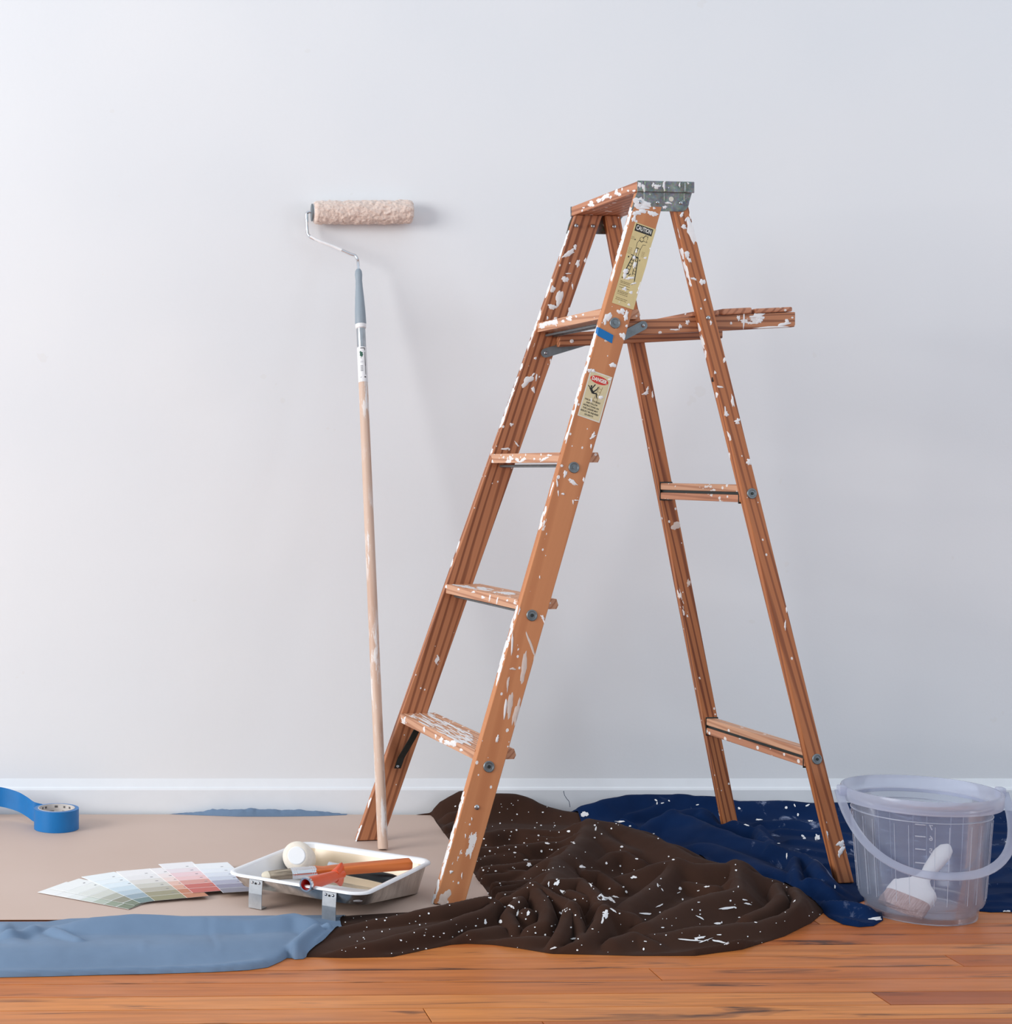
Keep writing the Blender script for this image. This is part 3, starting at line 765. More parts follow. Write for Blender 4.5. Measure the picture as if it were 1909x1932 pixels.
for i, y in enumerate((.101, .094, .087, .080, .074)):
    k = (.108 - y) / .048; dr += [bar2((.0155 - .0096 * k, y), (.0205 - .0050 * k, y - .0006), .0014), bar2((.0235 + .002 * k, y), (.028 + .0066 * k, y - .001), .0009)]
dr += [rect(.0095, .143, .0118, .1455), rect(.0060, .103, .0085, .1065), rect(.0315, .103, .0330, .107), bar2((.0045, .072), (.009, .069), .0012), bar2((.012, .068), (.017, .071), .0025), bar2((.018, .066), (.0215, .071), .0016), bar2((.0335, .062), (.0335, .055), .0010), rect(.0115, .110, .0145, .112)]
F1.poly('label_drawing', dr, M['ink'], lab, .0004, .00052)
fp = []
rng = random.Random(4)
def fine(x0, x1, y, h, gap=.25):
    x = x0
    while x < x1:
        w_ = rng.uniform(.0012, .0035); fp.append(rect(x, y, min(x + w_, x1), y + h)); x += w_ + rng.uniform(.0005, .0011)
for y in (.148, .1455, .143): fine(.0015, .0085, y, .0009)
for y in (.124, .1215, .119, .1165, .114, .1115): fine(.0025, .0105, y, .0009)
for y in (.1235, .121, .1185, .116, .1135): fine(.0325, .0390, y, .0009)
F1.poly('faded_print', fp, M['tan_ink'], lab, .0004, .00052)['kind'] = 'stuff'
fp = []
for y in (.0500, .0470, .0425, .0370, .0290, .0260, .0225, .0140, .0105): fine(.005 if y != .0370 else .006, .030 + rng.uniform(-.003, .003), y, .0013)
fine(.005, .011, .057, .003)
F1.poly('small_print', fp, M['brown_ink'], lab, .0004, .00052)['kind'] = 'stuff'
splashes(lab, pNF, nNF, [(1180, 512, 5, 6), (1197, 500, 3, 7, 20), (1196, 486, 3, 4), (1200, 474, 2, 4), (1188, 525, 8, 3, -10), (1178, 521, 4, 5), (1213, 538, 3, 2), (1195, 535, 6, 1.6, -20), (1206, 545, 1.6, 8, 25), (1203, 553, 2, 4), (1217, 487, 2.6, 2.6), (1232, 460, 2, 7, 15), (1240, 437, 1.6, 9, 18), (1227, 470, 2, 3), (1168, 570, 1, 1)], clipF, seed=44, th=.0011)
# danger label: 49 x 99 mm
o0 = railpt(.3312, .9725)
F2 = Face(o0 + nf * .0003, e0, a0, nf); W2, H2 = .0490, .0995
lab = F2.poly('danger_label', [rect(0, 0, W2, H2)], M['cream_edge'], ladder, 0, .0004)
lab['label'] = 'cream danger label with a red oval and a falling figure'
F2.poly('label_field', [rect(.0024, .0024, W2 - .0024, H2 - .0024)], M['cream_lab'], lab, .0004, .0005)
F2.poly('label_oval', [ell(.0240, .0845, .0200, .0085)], M['red_ink'], lab, .0005, .0006)
F2.text('lettering', [('DANGER', .0105, .0240, .0845, .033, 'CENTER', .0004)], M['white_ink'], lab, .0008)
lines = ['FAILURE TO READ', 'AND FOLLOW', 'INSTRUCTIONS ON', 'THIS LADDER MAY', 'RESULT IN INJURIES', 'OR DEATH']
F2.text('warning_text', [(s, .0048, .0225, .0385 - i * .0062, {0: .034, 1: .025, 2: .034, 3: .034, 4: .039, 5: .019}[i], 'CENTER', .0001) for i, s in enumerate(lines)], M['ink'], lab, .0007)
F2.poly('falling_figure', [ell(.0115, .0672, .0021, .0024, 12), bar2((.0045, .0675), (.0100, .0630), .0019), bar2((.0100, .0640), (.0185, .0545), .0052), bar2((.0135, .0625), (.0185, .0735), .0022), bar2((.0175, .0560), (.0245, .0645), .0026), bar2((.0245, .0645), (.0262, .0705), .0019), bar2((.0180, .0545), (.0265, .0560), .0030), bar2((.0265, .0560), (.0278, .0485), .0024), bar2((.0278, .0485), (.0300, .0478), .0016)], M['ink'], lab, .0005, .00062)
F2.poly('ladder_drawing', [bar2((.0285, .0725), (.0225, .0395), .0011), bar2((.0350, .0725), (.0300, .0360), .0011)] + [bar2((.0285 - .0010 * i * 1.3, .068 - .007 * i), (.0345 - .0010 * i, .067 - .007 * i), .0010) for i in range(5)], M['tan_ink'], lab, .0005, .0006)
splashes(lab, pNF, nNF, [(1133, 750, 5, 4), (1115, 755, 1.2, 5), (1150, 716, 4, 2), (1119, 700, 4, 3), (1112, 699, 6, 3)], clipF, seed=45, th=.0011)
# strip of blue tape wrapped round the front edge
z = 1.142; u0 = LT * z
pts = [Vector((u0 + .004, -vfront(z) + .012, z + .006)), Vector((u0 - .0007, -vfront(z) + .010, z + .005)), Vector((u0 - .0007, -vfront(z) - .0007, z + .004)), Vector((u0 + .030, -vfront(z - .012) - .0009, z - .012))]
vv, ff = [], []
for p in pts:
    for dz in (-.0085, .0085):
        q = p + Vector((.003 if dz > 0 else 0, 0, dz)); vv += [q]
for i in range(3): ff.append((2 * i, 2 * i + 1, 2 * i + 3, 2 * i + 2))
tp = mesh_obj('tape_scrap', vv, ff, M['blue_tape'], ladder)
md = tp.modifiers.new('s', 'SOLIDIFY'); md.thickness = .0004
tp['label'] = 'short scrap of blue masking tape'

# ------------------------------------------------------------------ paint roller on an extension pole
PB = gp(722.5, 1602, .006); PB.z = 0.006
PT = at(676, 508, 3.985)
roller = empty('paint_roller', PB)
tag(roller, 'cream napped paint roller on a long paint-flecked pole leaning on the wall', 'paint roller')
def rl(p): return Vector(p) - PB
ax = (PT - PB).normalized(); LEN = (PT - PB).length
def along(d, r=0): return ax * d
# distances measured along the pole axis from the foot
def s_at(py):
    best = min(range(2001), key=lambda i: abs((YH - FPX * ((PB + ax * (LEN * i / 2000)).z - CAMH) / (PB + ax * (LEN * i / 2000)).y) - py))
    return LEN * best / 2000
s_lab0, s_lab1, s_fer, s_grip, s_top = s_at(722), s_at(656), s_at(620), s_at(614), s_at(507)
lathe('extension_pole', [(.0105, 0), (.0118, .004), (.0118, .3), (.0114, .9), (.0112, s_lab0 + .02)], M['pole'], roller, 20, (0, 0, 0), ax)
pl = lathe('pole_label', [(.0113, s_lab0), (.0116, s_lab0), (.0116, s_lab1), (.0113, s_lab1)], M['label_white'], roller, 24, (0, 0, 0), ax)
lathe('ferrule', [(.0098, s_lab1 - .01), (.0108, s_lab1), (.0108, s_fer), (.0098, s_fer)], M['steel'], roller, 24, (0, 0, 0), ax)
lathe('grip_collar', [(.0095, s_fer - .002), (.0128, s_fer + .001), (.0132, s_grip), (.0128, s_grip + .006)], M['white_paint'], roller, 20, (0, 0, 0), ax)
g = s_top - s_grip
lathe('grip', [(.0128, s_grip + .002), (.0136, s_grip + .006), (.0128, s_grip + g * .25), (.0108, s_grip + g * .5), (.0088, s_grip + g * .68), (.0080, s_grip + g * .80), (.0090, s_grip + g * .9), (.0082, s_grip + g * .96), (.0052, s_grip + g), (.0, s_grip + g * 1.003)], M['grip_grey'], roller, 24, (0, 0, 0), ax)
# print on the pole label: emblem tree, rules and bars facing the viewer
ey = ax; ez = Vector((0, -1, 0)); ez = (ez - ey * ez.dot(ey)).normalized(); exx = ey.cross(ez); exx = exx if exx.x > 0 else -exx
def cyl(x, s, r=.01175):
    a = x / r
    return exx * (math.sin(a) * r) + ez * (math.cos(a) * r) + ax * s
def cyl_poly(name, polys, m, h=.0001):
    V, F = [], []
    def clip(pg, x0, keep):                    # half-plane cut, so that each slice follows the curve of the pole
        out = []
        for (ax_, ay_), (bx_, by_) in zip(pg, pg[1:] + pg[:1]):
            ia, ib = (ax_ - x0) * keep >= 0, (bx_ - x0) * keep >= 0
            if ia: out.append((ax_, ay_))
            if ia != ib:
                t = (x0 - ax_) / (bx_ - ax_); out.append((x0, ay_ + t * (by_ - ay_)))
        return out
    for pg0 in polys:
        x = min(q[0] for q in pg0)
        while x < max(q[0] for q in pg0):
            pg = clip(clip(list(pg0), x, 1), x + .0015, -1); x += .0015
            if len(pg) < 3: continue
            b = len(V); V += [cyl(q, s, .0118 + h) for q, s in pg]; F.append(tuple(range(b, b + len(pg))))
    iv = pl.matrix_basis.inverted()
    me = bpy.data.meshes.new(name); me.from_pydata([tuple(iv @ v) for v in V], [], F); me.materials.append(m)
    return tag(link(bpy.data.objects.new(name, me), pl), kind='stuff')
L1, Hh = s_lab1, s_lab1 - s_lab0
def ly(t): return s_lab0 + Hh * t
cyl_poly('label_emblem', [[(-.0075, ly(.74)), (-.0015, ly(.70)), (-.0005, ly(.74)), (.001, ly(.77)), (-.001, ly(.79)), (.001, ly(.82)), (-.002, ly(.84)), (-.0065, ly(.88)), (-.0078, ly(.84)), (-.0070, ly(.80))], [(-.0048, ly(.66)), (-.0040, ly(.66)), (-.0040, ly(.74)), (-.0048, ly(.74))]], M['green_ink'])
cyl_poly('label_rule', [[(-.0055, ly(.945)), (.0045, ly(.945)), (.0050, ly(.965)), (-.0050, ly(.965))], [(.0045, ly(.89)), (.0060, ly(.89)), (.0058, ly(.965)), (.0045, ly(.965))], [(.0050, ly(.45)), (.0066, ly(.45)), (.0062, ly(.85)), (.0052, ly(.85))], [(.0052, ly(.20)), (.0062, ly(.20)), (.0062, ly(.45)), (.0052, ly(.45))], [(.002, ly(.115)), (.0062, ly(.115)), (.0062, ly(.145)), (.002, ly(.145))]], M['ink'])
cyl_poly('label_print', [[(-.0070, ly(.30 + .045 * i)), (-.0005, ly(.30 + .045 * i)), (-.0005, ly(.322 + .045 * i)), (-.0070, ly(.322 + .045 * i))] for i in range(4)] + [[(-.0070, ly(.57)), (.001, ly(.575)), (.001, ly(.583)), (-.0070, ly(.578))], [(-.0075, ly(.54)), (.001, ly(.545)), (.001, ly(.551)), (-.0075, ly(.546))], [(-.0080, ly(.10)), (-.0050, ly(.13)), (-.0055, ly(.145)), (-.0080, ly(.12))]], M['grey_ink'])
RY = WALL_Y - .0300
rc0, rc1 = at(592, 401, RY), at(778, 400, RY)
rax = (rc1 - rc0).normalized(); RL = (rc1 - rc0).length
# fluffy nap: a cylinder with a tufted surface
rng = random.Random(2); nA, nL = 110, 120; V, F = [], []
Rf = frame_from(rax, (0, 0, 1))
rs = np.random.RandomState(4)
def tufts(k):
    g = rs.rand(nL + 1, nA)
    for _ in range(k): g = (g + np.roll(g, 1, 1) + np.roll(g, -1, 1) + np.roll(g, 1, 0) + np.roll(g, -1, 0)) / 5
    return (g - g.mean()) / g.std()
tf_ = .00050 * tufts(1) + .00055 * tufts(5) + .0005 * tufts(16)
for j in range(nL + 1):
    t = j / nL; s = t * RL
    env = min(1, (min(t, 1 - t) * RL / .010)); env = math.sqrt(max(0, 1 - (1 - env) ** 2)) * .25 + .75
    for i in range(nA):
        a = 2 * PI * i / nA
        r = .0287 * env + float(tf_[j, i])
        V.append(rl(rc0) + Rf @ Vector((r * math.cos(a), r * math.sin(a), s + float(tf_[j, (i + 37) % nA]) * .8)))
for j in range(nL):
    for i in range(nA):
        i2 = (i + 1) % nA; F.append((j * nA + i, j * nA + i2, (j + 1) * nA + i2, (j + 1) * nA + i))
F += [tuple(range(nA)), tuple(nL * nA + i for i in range(nA))]
rc = mesh_obj('roller_cover', V, F, M['nap'], roller, smooth=True, auto=70)
lathe('end_cap', [(0, -.004), (.019, -.004), (.0205, -.001), (.0205, .004)], M['cap_white'], rc, 24, rl(rc0), rax)
wire = [PT + ax * -.012, PT + ax * .012, at(674.5, 490, 4.00), at(670, 482.5, 4.004), at(660, 479, 4.008), at(628, 464.5, 4.02), at(592, 451, 4.03), at(583, 444.5, 4.033), at(580, 437, 4.036), at(578.5, 407, RY), at(580, 401.5, RY), at(585, 400, RY), at(600, 400.5, RY)]
tube('wire_frame', [rl(p) for p in smooth_path(wire, 5)], .0036, M['chrome'], roller, 10)
tube('paint_crust', [rl(p) for p in smooth_path([at(585, 446, 4.032), at(604, 455.5, 4.025), at(628, 464.5, 4.019), at(645, 472, 4.013)], 5)], .0040, M['white_paint'], roller, 8)
lathe('bearing_cap', [(0, -.003), (.0215, -.003), (.022, 0), (.019, .001)], M['steel_dull'], roller, 24, rl(rc0) - rax * .003, rax)

# ------------------------------------------------------------------ blue tape roll with its loose end
TC = Vector((-.1437, 3.888, .0045))
tape = empty('tape_roll', TC)
tag(tape, 'roll of blue masking tape standing on the paper with its end pulled off', 'tape')
TH_, TR, TI = .0485, .0537, .0425
lathe('tape_winding', [(TI + .0015, 0), (TR, 0), (TR, TH_), (TI + .0015, TH_)], M['blue_tape'], tape, 64, close=True, auto=30)
core = lathe('cardboard_core', [(TI, -.0005), (TI + .0017, -.0005), (TI + .0017, TH_ + .0008), (TI, TH_ + .0008)], M['core'], tape, 64, close=True, auto=30)
rng = random.Random(6); V, F = [], []
for a0_, a1_, z0_, z1_ in [(40, 48, .040, .045), (62, 69, .040, .045), (88, 98, .0405, .0455), (125, 133, .040, .045), (140, 146, .040, .045), (150, 158, .012, .018)] + [(a, a + rng.uniform(10, 22), z, z + .0016) for a in (55, 100) for z in (.012, .016, .020, .024, .028, .032)]:
    a0_, a1_ = math.radians(a0_), math.radians(a1_)
    b = len(V)
    for i in range(4):
        a = a0_ + (a1_ - a0_) * i / 3
        V += [((TI - .0003) * math.cos(a), (TI - .0003) * math.sin(a), z0_), ((TI - .0003) * math.cos(a), (TI - .0003) * math.sin(a), z1_)]
    F += [(b + 2 * i, b + 2 * i + 1, b + 2 * i + 3, b + 2 * i + 2) for i in range(3)]
me = bpy.data.meshes.new('core_print'); me.from_pydata(V, [], F); me.materials.append(plain('core_ink', lin(96, 92, 92), .6)); tag(link(bpy.data.objects.new('core_print', me), core), kind='stuff')
path = smooth_path([(-.035, .0412, .0010), (-.056, .0450, .0060), (-.075, .062, .0150), (-.100, .083, .0235), (-.140, .098, .0310), (-.185, .090, .0350), (-.235, .078, .0345), (-.30, .085, .029), (-.36, .10, .0235)], 8)
V, F = [], []
for p in path:
    V += [p, p + Vector((0, .002, .0475))]
F = [(2 * i, 2 * i + 1, 2 * i + 3, 2 * i + 2) for i in range(len(path) - 1)]
lt = mesh_obj('loose_end', V, F, M['blue_tape'], tape)
md = lt.modifiers.new('s', 'SOLIDIFY'); md.thickness = .0005

# ------------------------------------------------------------------ tan masking paper
rng = random.Random(3)
PZ = .0035
pe = [(-1.2, 3.085), (-.5, 3.100), (0, 3.104), (.52, 3.112), (.745, 3.118), (.752, 3.29), (.764, 3.6), (.776, 3.95), (.782, 4.040)] + [(.65, 4.043), (.3, 4.046), (0, 4.0455), (-.4, 4.045), (-1.2, 4.045)]
n = len(pe)
pp = mesh_obj('floor_paper', [(x, y, PZ - .0006) for x, y in pe] + [(x, y, PZ + .0006) for x, y in pe], [tuple(range(n))[::-1], tuple(range(n, 2 * n))] + [(i, (i + 1) % n, n + (i + 1) % n, n + i) for i in range(n)], M['kraft'])
tag(pp, 'wide sheet of tan masking paper spread on the floor', 'paper')
PTOP = PZ + .0006

# ------------------------------------------------------------------ colour cards, fanned out
cards = [
 ('white to dark sage colour card, bottom of the fan', (71, 1684), (242.6, 1716), .098, [(241, 241, 239), (238, 239, 237), (230, 233, 230), (208, 215, 206), (176, 185, 170), (140, 152, 130), (114, 126, 102)]),
 ('white to olive grey colour card beside the sage one', (93, 1677), (253.6, 1709), .098, [(240, 241, 239), (234, 236, 232), (222, 224, 217), (208, 210, 200), (174, 176, 162), (136, 136, 116), (112, 124, 102)]),
 ('white to blue teal colour card in the fan', (153.5, 1655), (264.6, 1704.5), .080, [(239, 244, 245), (234, 242, 245), (224, 236, 242), (202, 219, 228), (180, 198, 208), (142, 162, 172), (104, 128, 126)]),
 ('white to khaki olive colour card in the fan', (218.4, 1645), (293, 1701), .078, [(240, 238, 238), (234, 232, 232), (222, 218, 212), (202, 199, 188), (180, 174, 158), (150, 144, 114), (142, 137, 102)]),
 ('pale peach to terracotta colour card, narrowest strip showing', (282, 1639.6), (357, 1698), .046, [(241, 236, 236), (241, 227, 224), (239, 216, 209), (229, 187, 172), (216, 162, 138), (192, 118, 82), (192, 122, 86)]),
 ('pale pink to brick red colour card in the fan', (298.7, 1631), (374.6, 1694), .076, [(241, 239, 241), (236, 224, 228), (239, 206, 210), (238, 196, 196), (216, 152, 142), (198, 96, 86), (194, 88, 78)]),
 ('white to slate violet colour card tucked against the tray', (365, 1631), (421, 1685), .076, [(241, 244, 247), (236, 241, 247), (222, 228, 238), (202, 208, 222), (168, 168, 188), (138, 135, 158), (130, 128, 142)]),
]
M['card'] = plain('white_card', lin(240, 240, 240), .45, vary=.01)
for k, (labl, pa, pd, wd, cols) in enumerate(cards):
    zc = PTOP + .0012 + k * .0014
    A, D = gp(*pa, zc), gp(*pd, zc)
    d = (D - A); Lc = min(d.length, .245); d.normalize()
    nrm = Vector((-d.y, d.x, 0))
    c = empty('paint_card', (A.x, A.y, zc)); c.rotation_euler = (0, 0, math.atan2(d.y, d.x))
    tag(c, labl, 'colour card', 'paint colour cards fanned on the paper')
    def up(x, y): return .0006 + .0006 * (y / wd) + .0004 * math.sin(x * 12)
    def strip(name, x0, x1, y0, y1, h, m, parent):
        V, F = [], []; nx = 6
        for i in range(nx + 1):
            x = x0 + (x1 - x0) * i / nx
            for y in (y0, y1):
                V += [(x, y, up(x, y) + h - .0004), (x, y, up(x, y) + h)]
        for i in range(nx):
            a = i * 4; b = a + 4
            F += [(a, b, b + 2, a + 2), (a + 1, a + 3, b + 3, b + 1), (a, a + 1, b + 1, b), (a + 2, b + 2, b + 3, a + 3)]
        F += [(0, 2, 3, 1), (nx * 4, nx * 4 + 1, nx * 4 + 3, nx * 4 + 2)]
        return mesh_obj(name, V, F, m, parent)
    strip('card_base', 0, Lc, 0, wd, 0, M['card'], c)
    edges = [.0, .20, .335, .47, .60, .73, .865, 1.0]
    for i, col in enumerate(cols):
        cm = plain('card_colour', lin(*col), .45, vary=.008)
        x0, x1 = edges[i] * Lc + (.0 if i == 0 else .0012), edges[i + 1] * Lc - (.0012 if i < 6 else 0)
        bd = strip('colour_band', x0, x1, .0004, wd - .0004, .00025, cm, c)
    V, F = [], []
    for i in range(6):
        x, y = (edges[i + 1]) * Lc - .010, wd - .026
        b = len(V); h = .0006
        V += [(x, y, up(x, y) + h), (x, y + .006, up(x, y) + h), (x - .003, y + .006, up(x, y) + h), (x - .003, y, up(x, y) + h)]; F.append((b, b + 1, b + 2, b + 3))
    me = bpy.data.meshes.new('card_print'); me.from_pydata(V, [], F); me.materials.append(M['grey_ink']); tag(link(bpy.data.objects.new('card_print', me), c), kind='stuff')

# ------------------------------------------------------------------ paint tray
def poly_sd(poly, X, Y):
    """signed distance to a polygon (positive inside) and the nearest boundary point"""
    P = np.array(poly, float); n = len(P)
    best = np.full(X.shape, 1e9); bx = np.zeros(X.shape); by = np.zeros(X.shape); ins = np.zeros(X.shape, bool)
    for i in range(n):
        ax_, ay_ = P[i]; bx_, by_ = P[(i + 1) % n]
        dx, dy = bx_ - ax_, by_ - ay_; L2 = dx * dx + dy * dy + 1e-15
        t = np.clip(((X - ax_) * dx + (Y - ay_) * dy) / L2, 0, 1)
        qx, qy = ax_ + t * dx, ay_ + t * dy
        dd = np.hypot(X - qx, Y - qy); m = dd < best
        best = np.where(m, dd, best); bx = np.where(m, qx, bx); by = np.where(m, qy, by)
        cond = ((ay_ > Y) != (by_ > Y)) & (X < (bx_ - ax_) * (Y - ay_) / (by_ - ay_ + 1e-15) + ax_)
        ins ^= cond
    return np.where(ins, best, -best), bx, by
def field(name, poly, step, hfun, m, parent=None, chop=0.0, blur=0):
    """a surface z = hfun(x, y) over a polygon, its rim following the polygon exactly"""
    P = np.array(poly); x0, y0 = P.min(0) - step; x1, y1 = P.max(0) + step
    nx, ny = int((x1 - x0) / step) + 2, int((y1 - y0) / step) + 2
    X, Y = np.meshgrid(x0 + np.arange(nx) * step, y0 + np.arange(ny) * step)
    sd, bx, by = poly_sd(poly, X, Y)
    ins = sd > 0
    cell = ins[:-1, :-1] | ins[1:, :-1] | ins[:-1, 1:] | ins[1:, 1:]
    X = np.where(ins, X, bx); Y = np.where(ins, Y, by); sd = np.where(ins, sd, 0)
    Z = hfun(X, Y, sd)
    for _ in range(blur):
        Zp = np.pad(Z, 1, mode='edge'); A = (Zp[:-2, 1:-1] + Zp[2:, 1:-1] + Zp[1:-1, :-2] + Zp[1:-1, 2:] + 2 * Z) / 6
        Z = np.where(sd > step * 1.5, A, Z)
    if chop:                                   # folds bulge outwards over the creases beside them
        gy, gx = np.gradient(Z, step)
        k = chop * np.clip((sd - .006) / .015, 0, 1) / (1 + .5 * np.hypot(gx, gy))
        X = X - gx * k; Y = Y - gy * k
    idx = np.arange(nx * ny).reshape(ny, nx)
    q = np.stack([idx[:-1, :-1], idx[:-1, 1:], idx[1:, 1:], idx[1:, :-1]], -1)[cell]
    used = np.unique(q); remap = -np.ones(nx * ny, int); remap[used] = np.arange(len(used))
    V = np.stack([X, Y, Z], -1).reshape(-1, 3)[used]
    me = bpy.data.meshes.new(name)
    me.from_pydata(V.tolist(), [], remap[q].tolist())
    bm = bmesh.new(); bm.from_mesh(me)
    bmesh.ops.remove_doubles(bm, verts=bm.verts, dist=step * .02)
    bmesh.ops.dissolve_degenerate(bm, edges=bm.edges, dist=step * .02)
    bm.to_mesh(me); bm.free()
    me.polygons.foreach_set('use_smooth', [True] * len(me.polygons))
    me.materials.append(m)
    o = bpy.data.objects.new(name, me); link(o, parent)
    return o
def rrect(hx, hy, r, n=7):
    out = []
    for cx_, cy_, a0_ in ((hx - r, -hy + r, -90), (hx - r, hy - r, 0), (-hx + r, hy - r, 90), (-hx + r, -hy + r, 180)):
        for i in range(n + 1):
            a = math.radians(a0_ + 90 * i / n); out.append((cx_ + r * math.cos(a), cy_ + r * math.sin(a)))
    return out
TRC = Vector((.431, 3.264, PTOP))
tray = empty('paint_tray', TRC, math.radians(-34.5))
tag(tray, 'metal paint tray with a white liner and two front legs on the paper', 'paint tray')
THX, THY, RIM = .152, .167, .0625
def tfloor(y):
    return np.interp(y, [-.17, -.14, .055, .085, .17], [.044, .040, .011, .007, .007])
def hliner(X, Y, sd):
    fl_ = tfloor(Y); ramp_ = np.clip((.05 - Y) / .02, 0, 1) * np.clip((Y + .145) / .01, 0, 1)
    fl_ = fl_ + .0016 * ramp_ * np.maximum(0, np.sin(Y * 2 * PI / .0165)) * np.clip((sd - .02) / .006, 0, 1)
    wall_ = RIM - .0015 - sd * 3.6
    k = 220.0
    return np.log(np.exp(k * fl_) + np.exp(k * wall_)) / k
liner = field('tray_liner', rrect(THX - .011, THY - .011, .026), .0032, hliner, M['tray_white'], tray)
# cream reflection of the roller refill, painted into the liner's colour in the deep end
# flange
rings = [(THX - .0112, .0262, RIM - .0018), (THX - .0085, .029, RIM + .0006), (THX - .003, .033, RIM + .0012), (THX, .036, RIM - .0008), (THX + .0004, .0364, RIM - .0035), (THX - .0010, .0355, RIM - .0040)]
V, F = [], []
for hx, r, z in rings: V += [(x, y, z) for x, y in rrect(hx, hx + (THY - THX), r)]
nn = len(V) // len(rings)
for j in range(len(rings) - 1): F += [(j * nn + i, j * nn + (i + 1) % nn, (j + 1) * nn + (i + 1) % nn, (j + 1) * nn + i) for i in range(nn)]
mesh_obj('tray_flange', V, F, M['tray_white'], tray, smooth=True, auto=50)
V, F = [], []
levels = [(.008, RIM - .0035, 0), (.0085, RIM - .009, 0), (.0205, None, 0)]
for ins_, z, _ in levels:
    for x, y in rrect(THX - ins_, THY - ins_, .030):
        V.append((x, y, z if z is not None else max(float(tfloor(y)) - .0055, .0006)))
for j in range(2): F += [(j * nn + i, j * nn + (i + 1) % nn, (j + 1) * nn + (i + 1) % nn, (j + 1) * nn + i) for i in range(nn)]
F.append(tuple(2 * nn + i for i in range(nn)))
shell = mesh_obj('tray_shell', V, F, M['tray_metal'], tray, smooth=True, auto=40)
for x in (-.082, .078):
    y0 = -THY + .0055
    pts = [(y0, RIM - .006), (y0 - .003, .030), (y0 - .004, .0015), (y0 + .016, .0008)]
    V, F = [], []
    for y, z in pts:
        for dx in (-.0145, .0145): V += [(x + dx, y, z), (x + dx, y + .0012, z + .0012)]
    for i in range(3):
        a = i * 4; b = a + 4; F += [(a, b, b + 2, a + 2), (a + 1, a + 3, b + 3, b + 1), (a, a + 1, b + 1, b), (a + 2, b + 2, b + 3, a + 3)]
    F += [(0, 2, 3, 1), (12, 13, 15, 14)]
    lg = mesh_obj('tray_leg', V, F, M['steel'], tray)
    for dx in (-.0075, .0075): rivet((x + dx, y0 - .0004, RIM - .0115), (0, -1, 0), .0030, lg, M['chrome'])
    lathe('rivet_hole', [(0, 0), (.0028, 0), (.0026, .0004), (0, .0004)], M['hole'], lg, 12, (x, y0 - .0006, RIM - .0135), (0, -1, 0))

# mini roller cover, end cap towards the viewer
S = Vector((.366, 3.310, .0765)); E_ = Vector((.386, 3.400, .046))
rcv = empty('roller_cover_refill', S); tag(rcv, 'short cream roller refill with a round white end cap in the tray', 'roller refill')
axr = (E_ - S); RLn = axr.length; axr.normalize()
lathe('refill_nap', [(.0185, 0), (.0215, .001), (.0275, .008), (.0305, .018), (.0315, .030), (.0315, RLn - .012), (.028, RLn - .003), (.019, RLn)], M['nap_white'], rcv, 32, (0, 0, 0), axr, auto=80)
lathe('end_cap', [(0, -.0026), (.0165, -.0024), (.0182, -.0008), (.0184, .003), (.017, .006)], M['cap_white'], rcv, 32, (0, 0, 0), axr)

# flat brush with a long orange wooden handle lying across the tray
def oriented(name, p, q, hint):
    e = empty(name, p); R = frame_from(q - p, hint); e.rotation_euler = R.to_euler(); return e
B0, B1 = at(494, 1653, 3.215), at(776, 1629.5, 3.262)
brush = oriented('paint_brush', B0, B1, (0, -.25, 1)); BL = (B1 - B0).length
tag(brush, 'paint brush with a long orange wooden handle lying across the tray', 'paint brush')
def loft(name, secs, m, parent, n=16, sq=2.6, auto=50):
    """secs: (z, half thickness x, half width y)"""
    V, F = [], []
    for z, hx, hy in secs:
        for i in range(n):
            a = 2 * PI * i / n; c, s = math.cos(a), math.sin(a)
            V.append((hx * math.copysign(abs(c) ** (2 / sq), c), hy * math.copysign(abs(s) ** (2 / sq), s), z))
    for j in range(len(secs) - 1):
        F += [(j * n + i, j * n + (i + 1) % n, (j + 1) * n + (i + 1) % n, (j + 1) * n + i) for i in range(n)]
    F += [tuple(range(n)), tuple((len(secs) - 1) * n + i for i in range(n))]
    return mesh_obj(name, V, F, m, parent, smooth=True, auto=auto)
loft('bristles', [(.004, .0035, .008), (.010, .0060, .012), (.030, .0075, .013), (.063, .0085, .013)], M['bristle'], brush)
loft('bristle_tip', [(0, .002, .004), (.003, .005, .009), (.010, .0066, .0124), (.014, .0068, .0126)], M['bristle_tip'], brush)
fe = loft('ferrule', [(.059, .0092, .0138), (.061, .0096, .0142), (.108, .0096, .0136), (.110, .0092, .0132)], M['chrome'], brush)
for z in (.064, .068, .100, .104): loft('ferrule_ring', [(z - .0009, .0096, .0141), (z, .0101, .0146), (z + .0009, .0096, .0141)], M['chrome'], fe)
loft('handle', [(.108, .0086, .0125), (.128, .0066, .0095), (.145, .0078, .0105), (.20, .0088, .0100), (BL - .010, .0096, .0100), (BL - .003, .0092, .0096), (BL, .0066, .0075)], M['handle_orange'], brush, sq=7, auto=35)

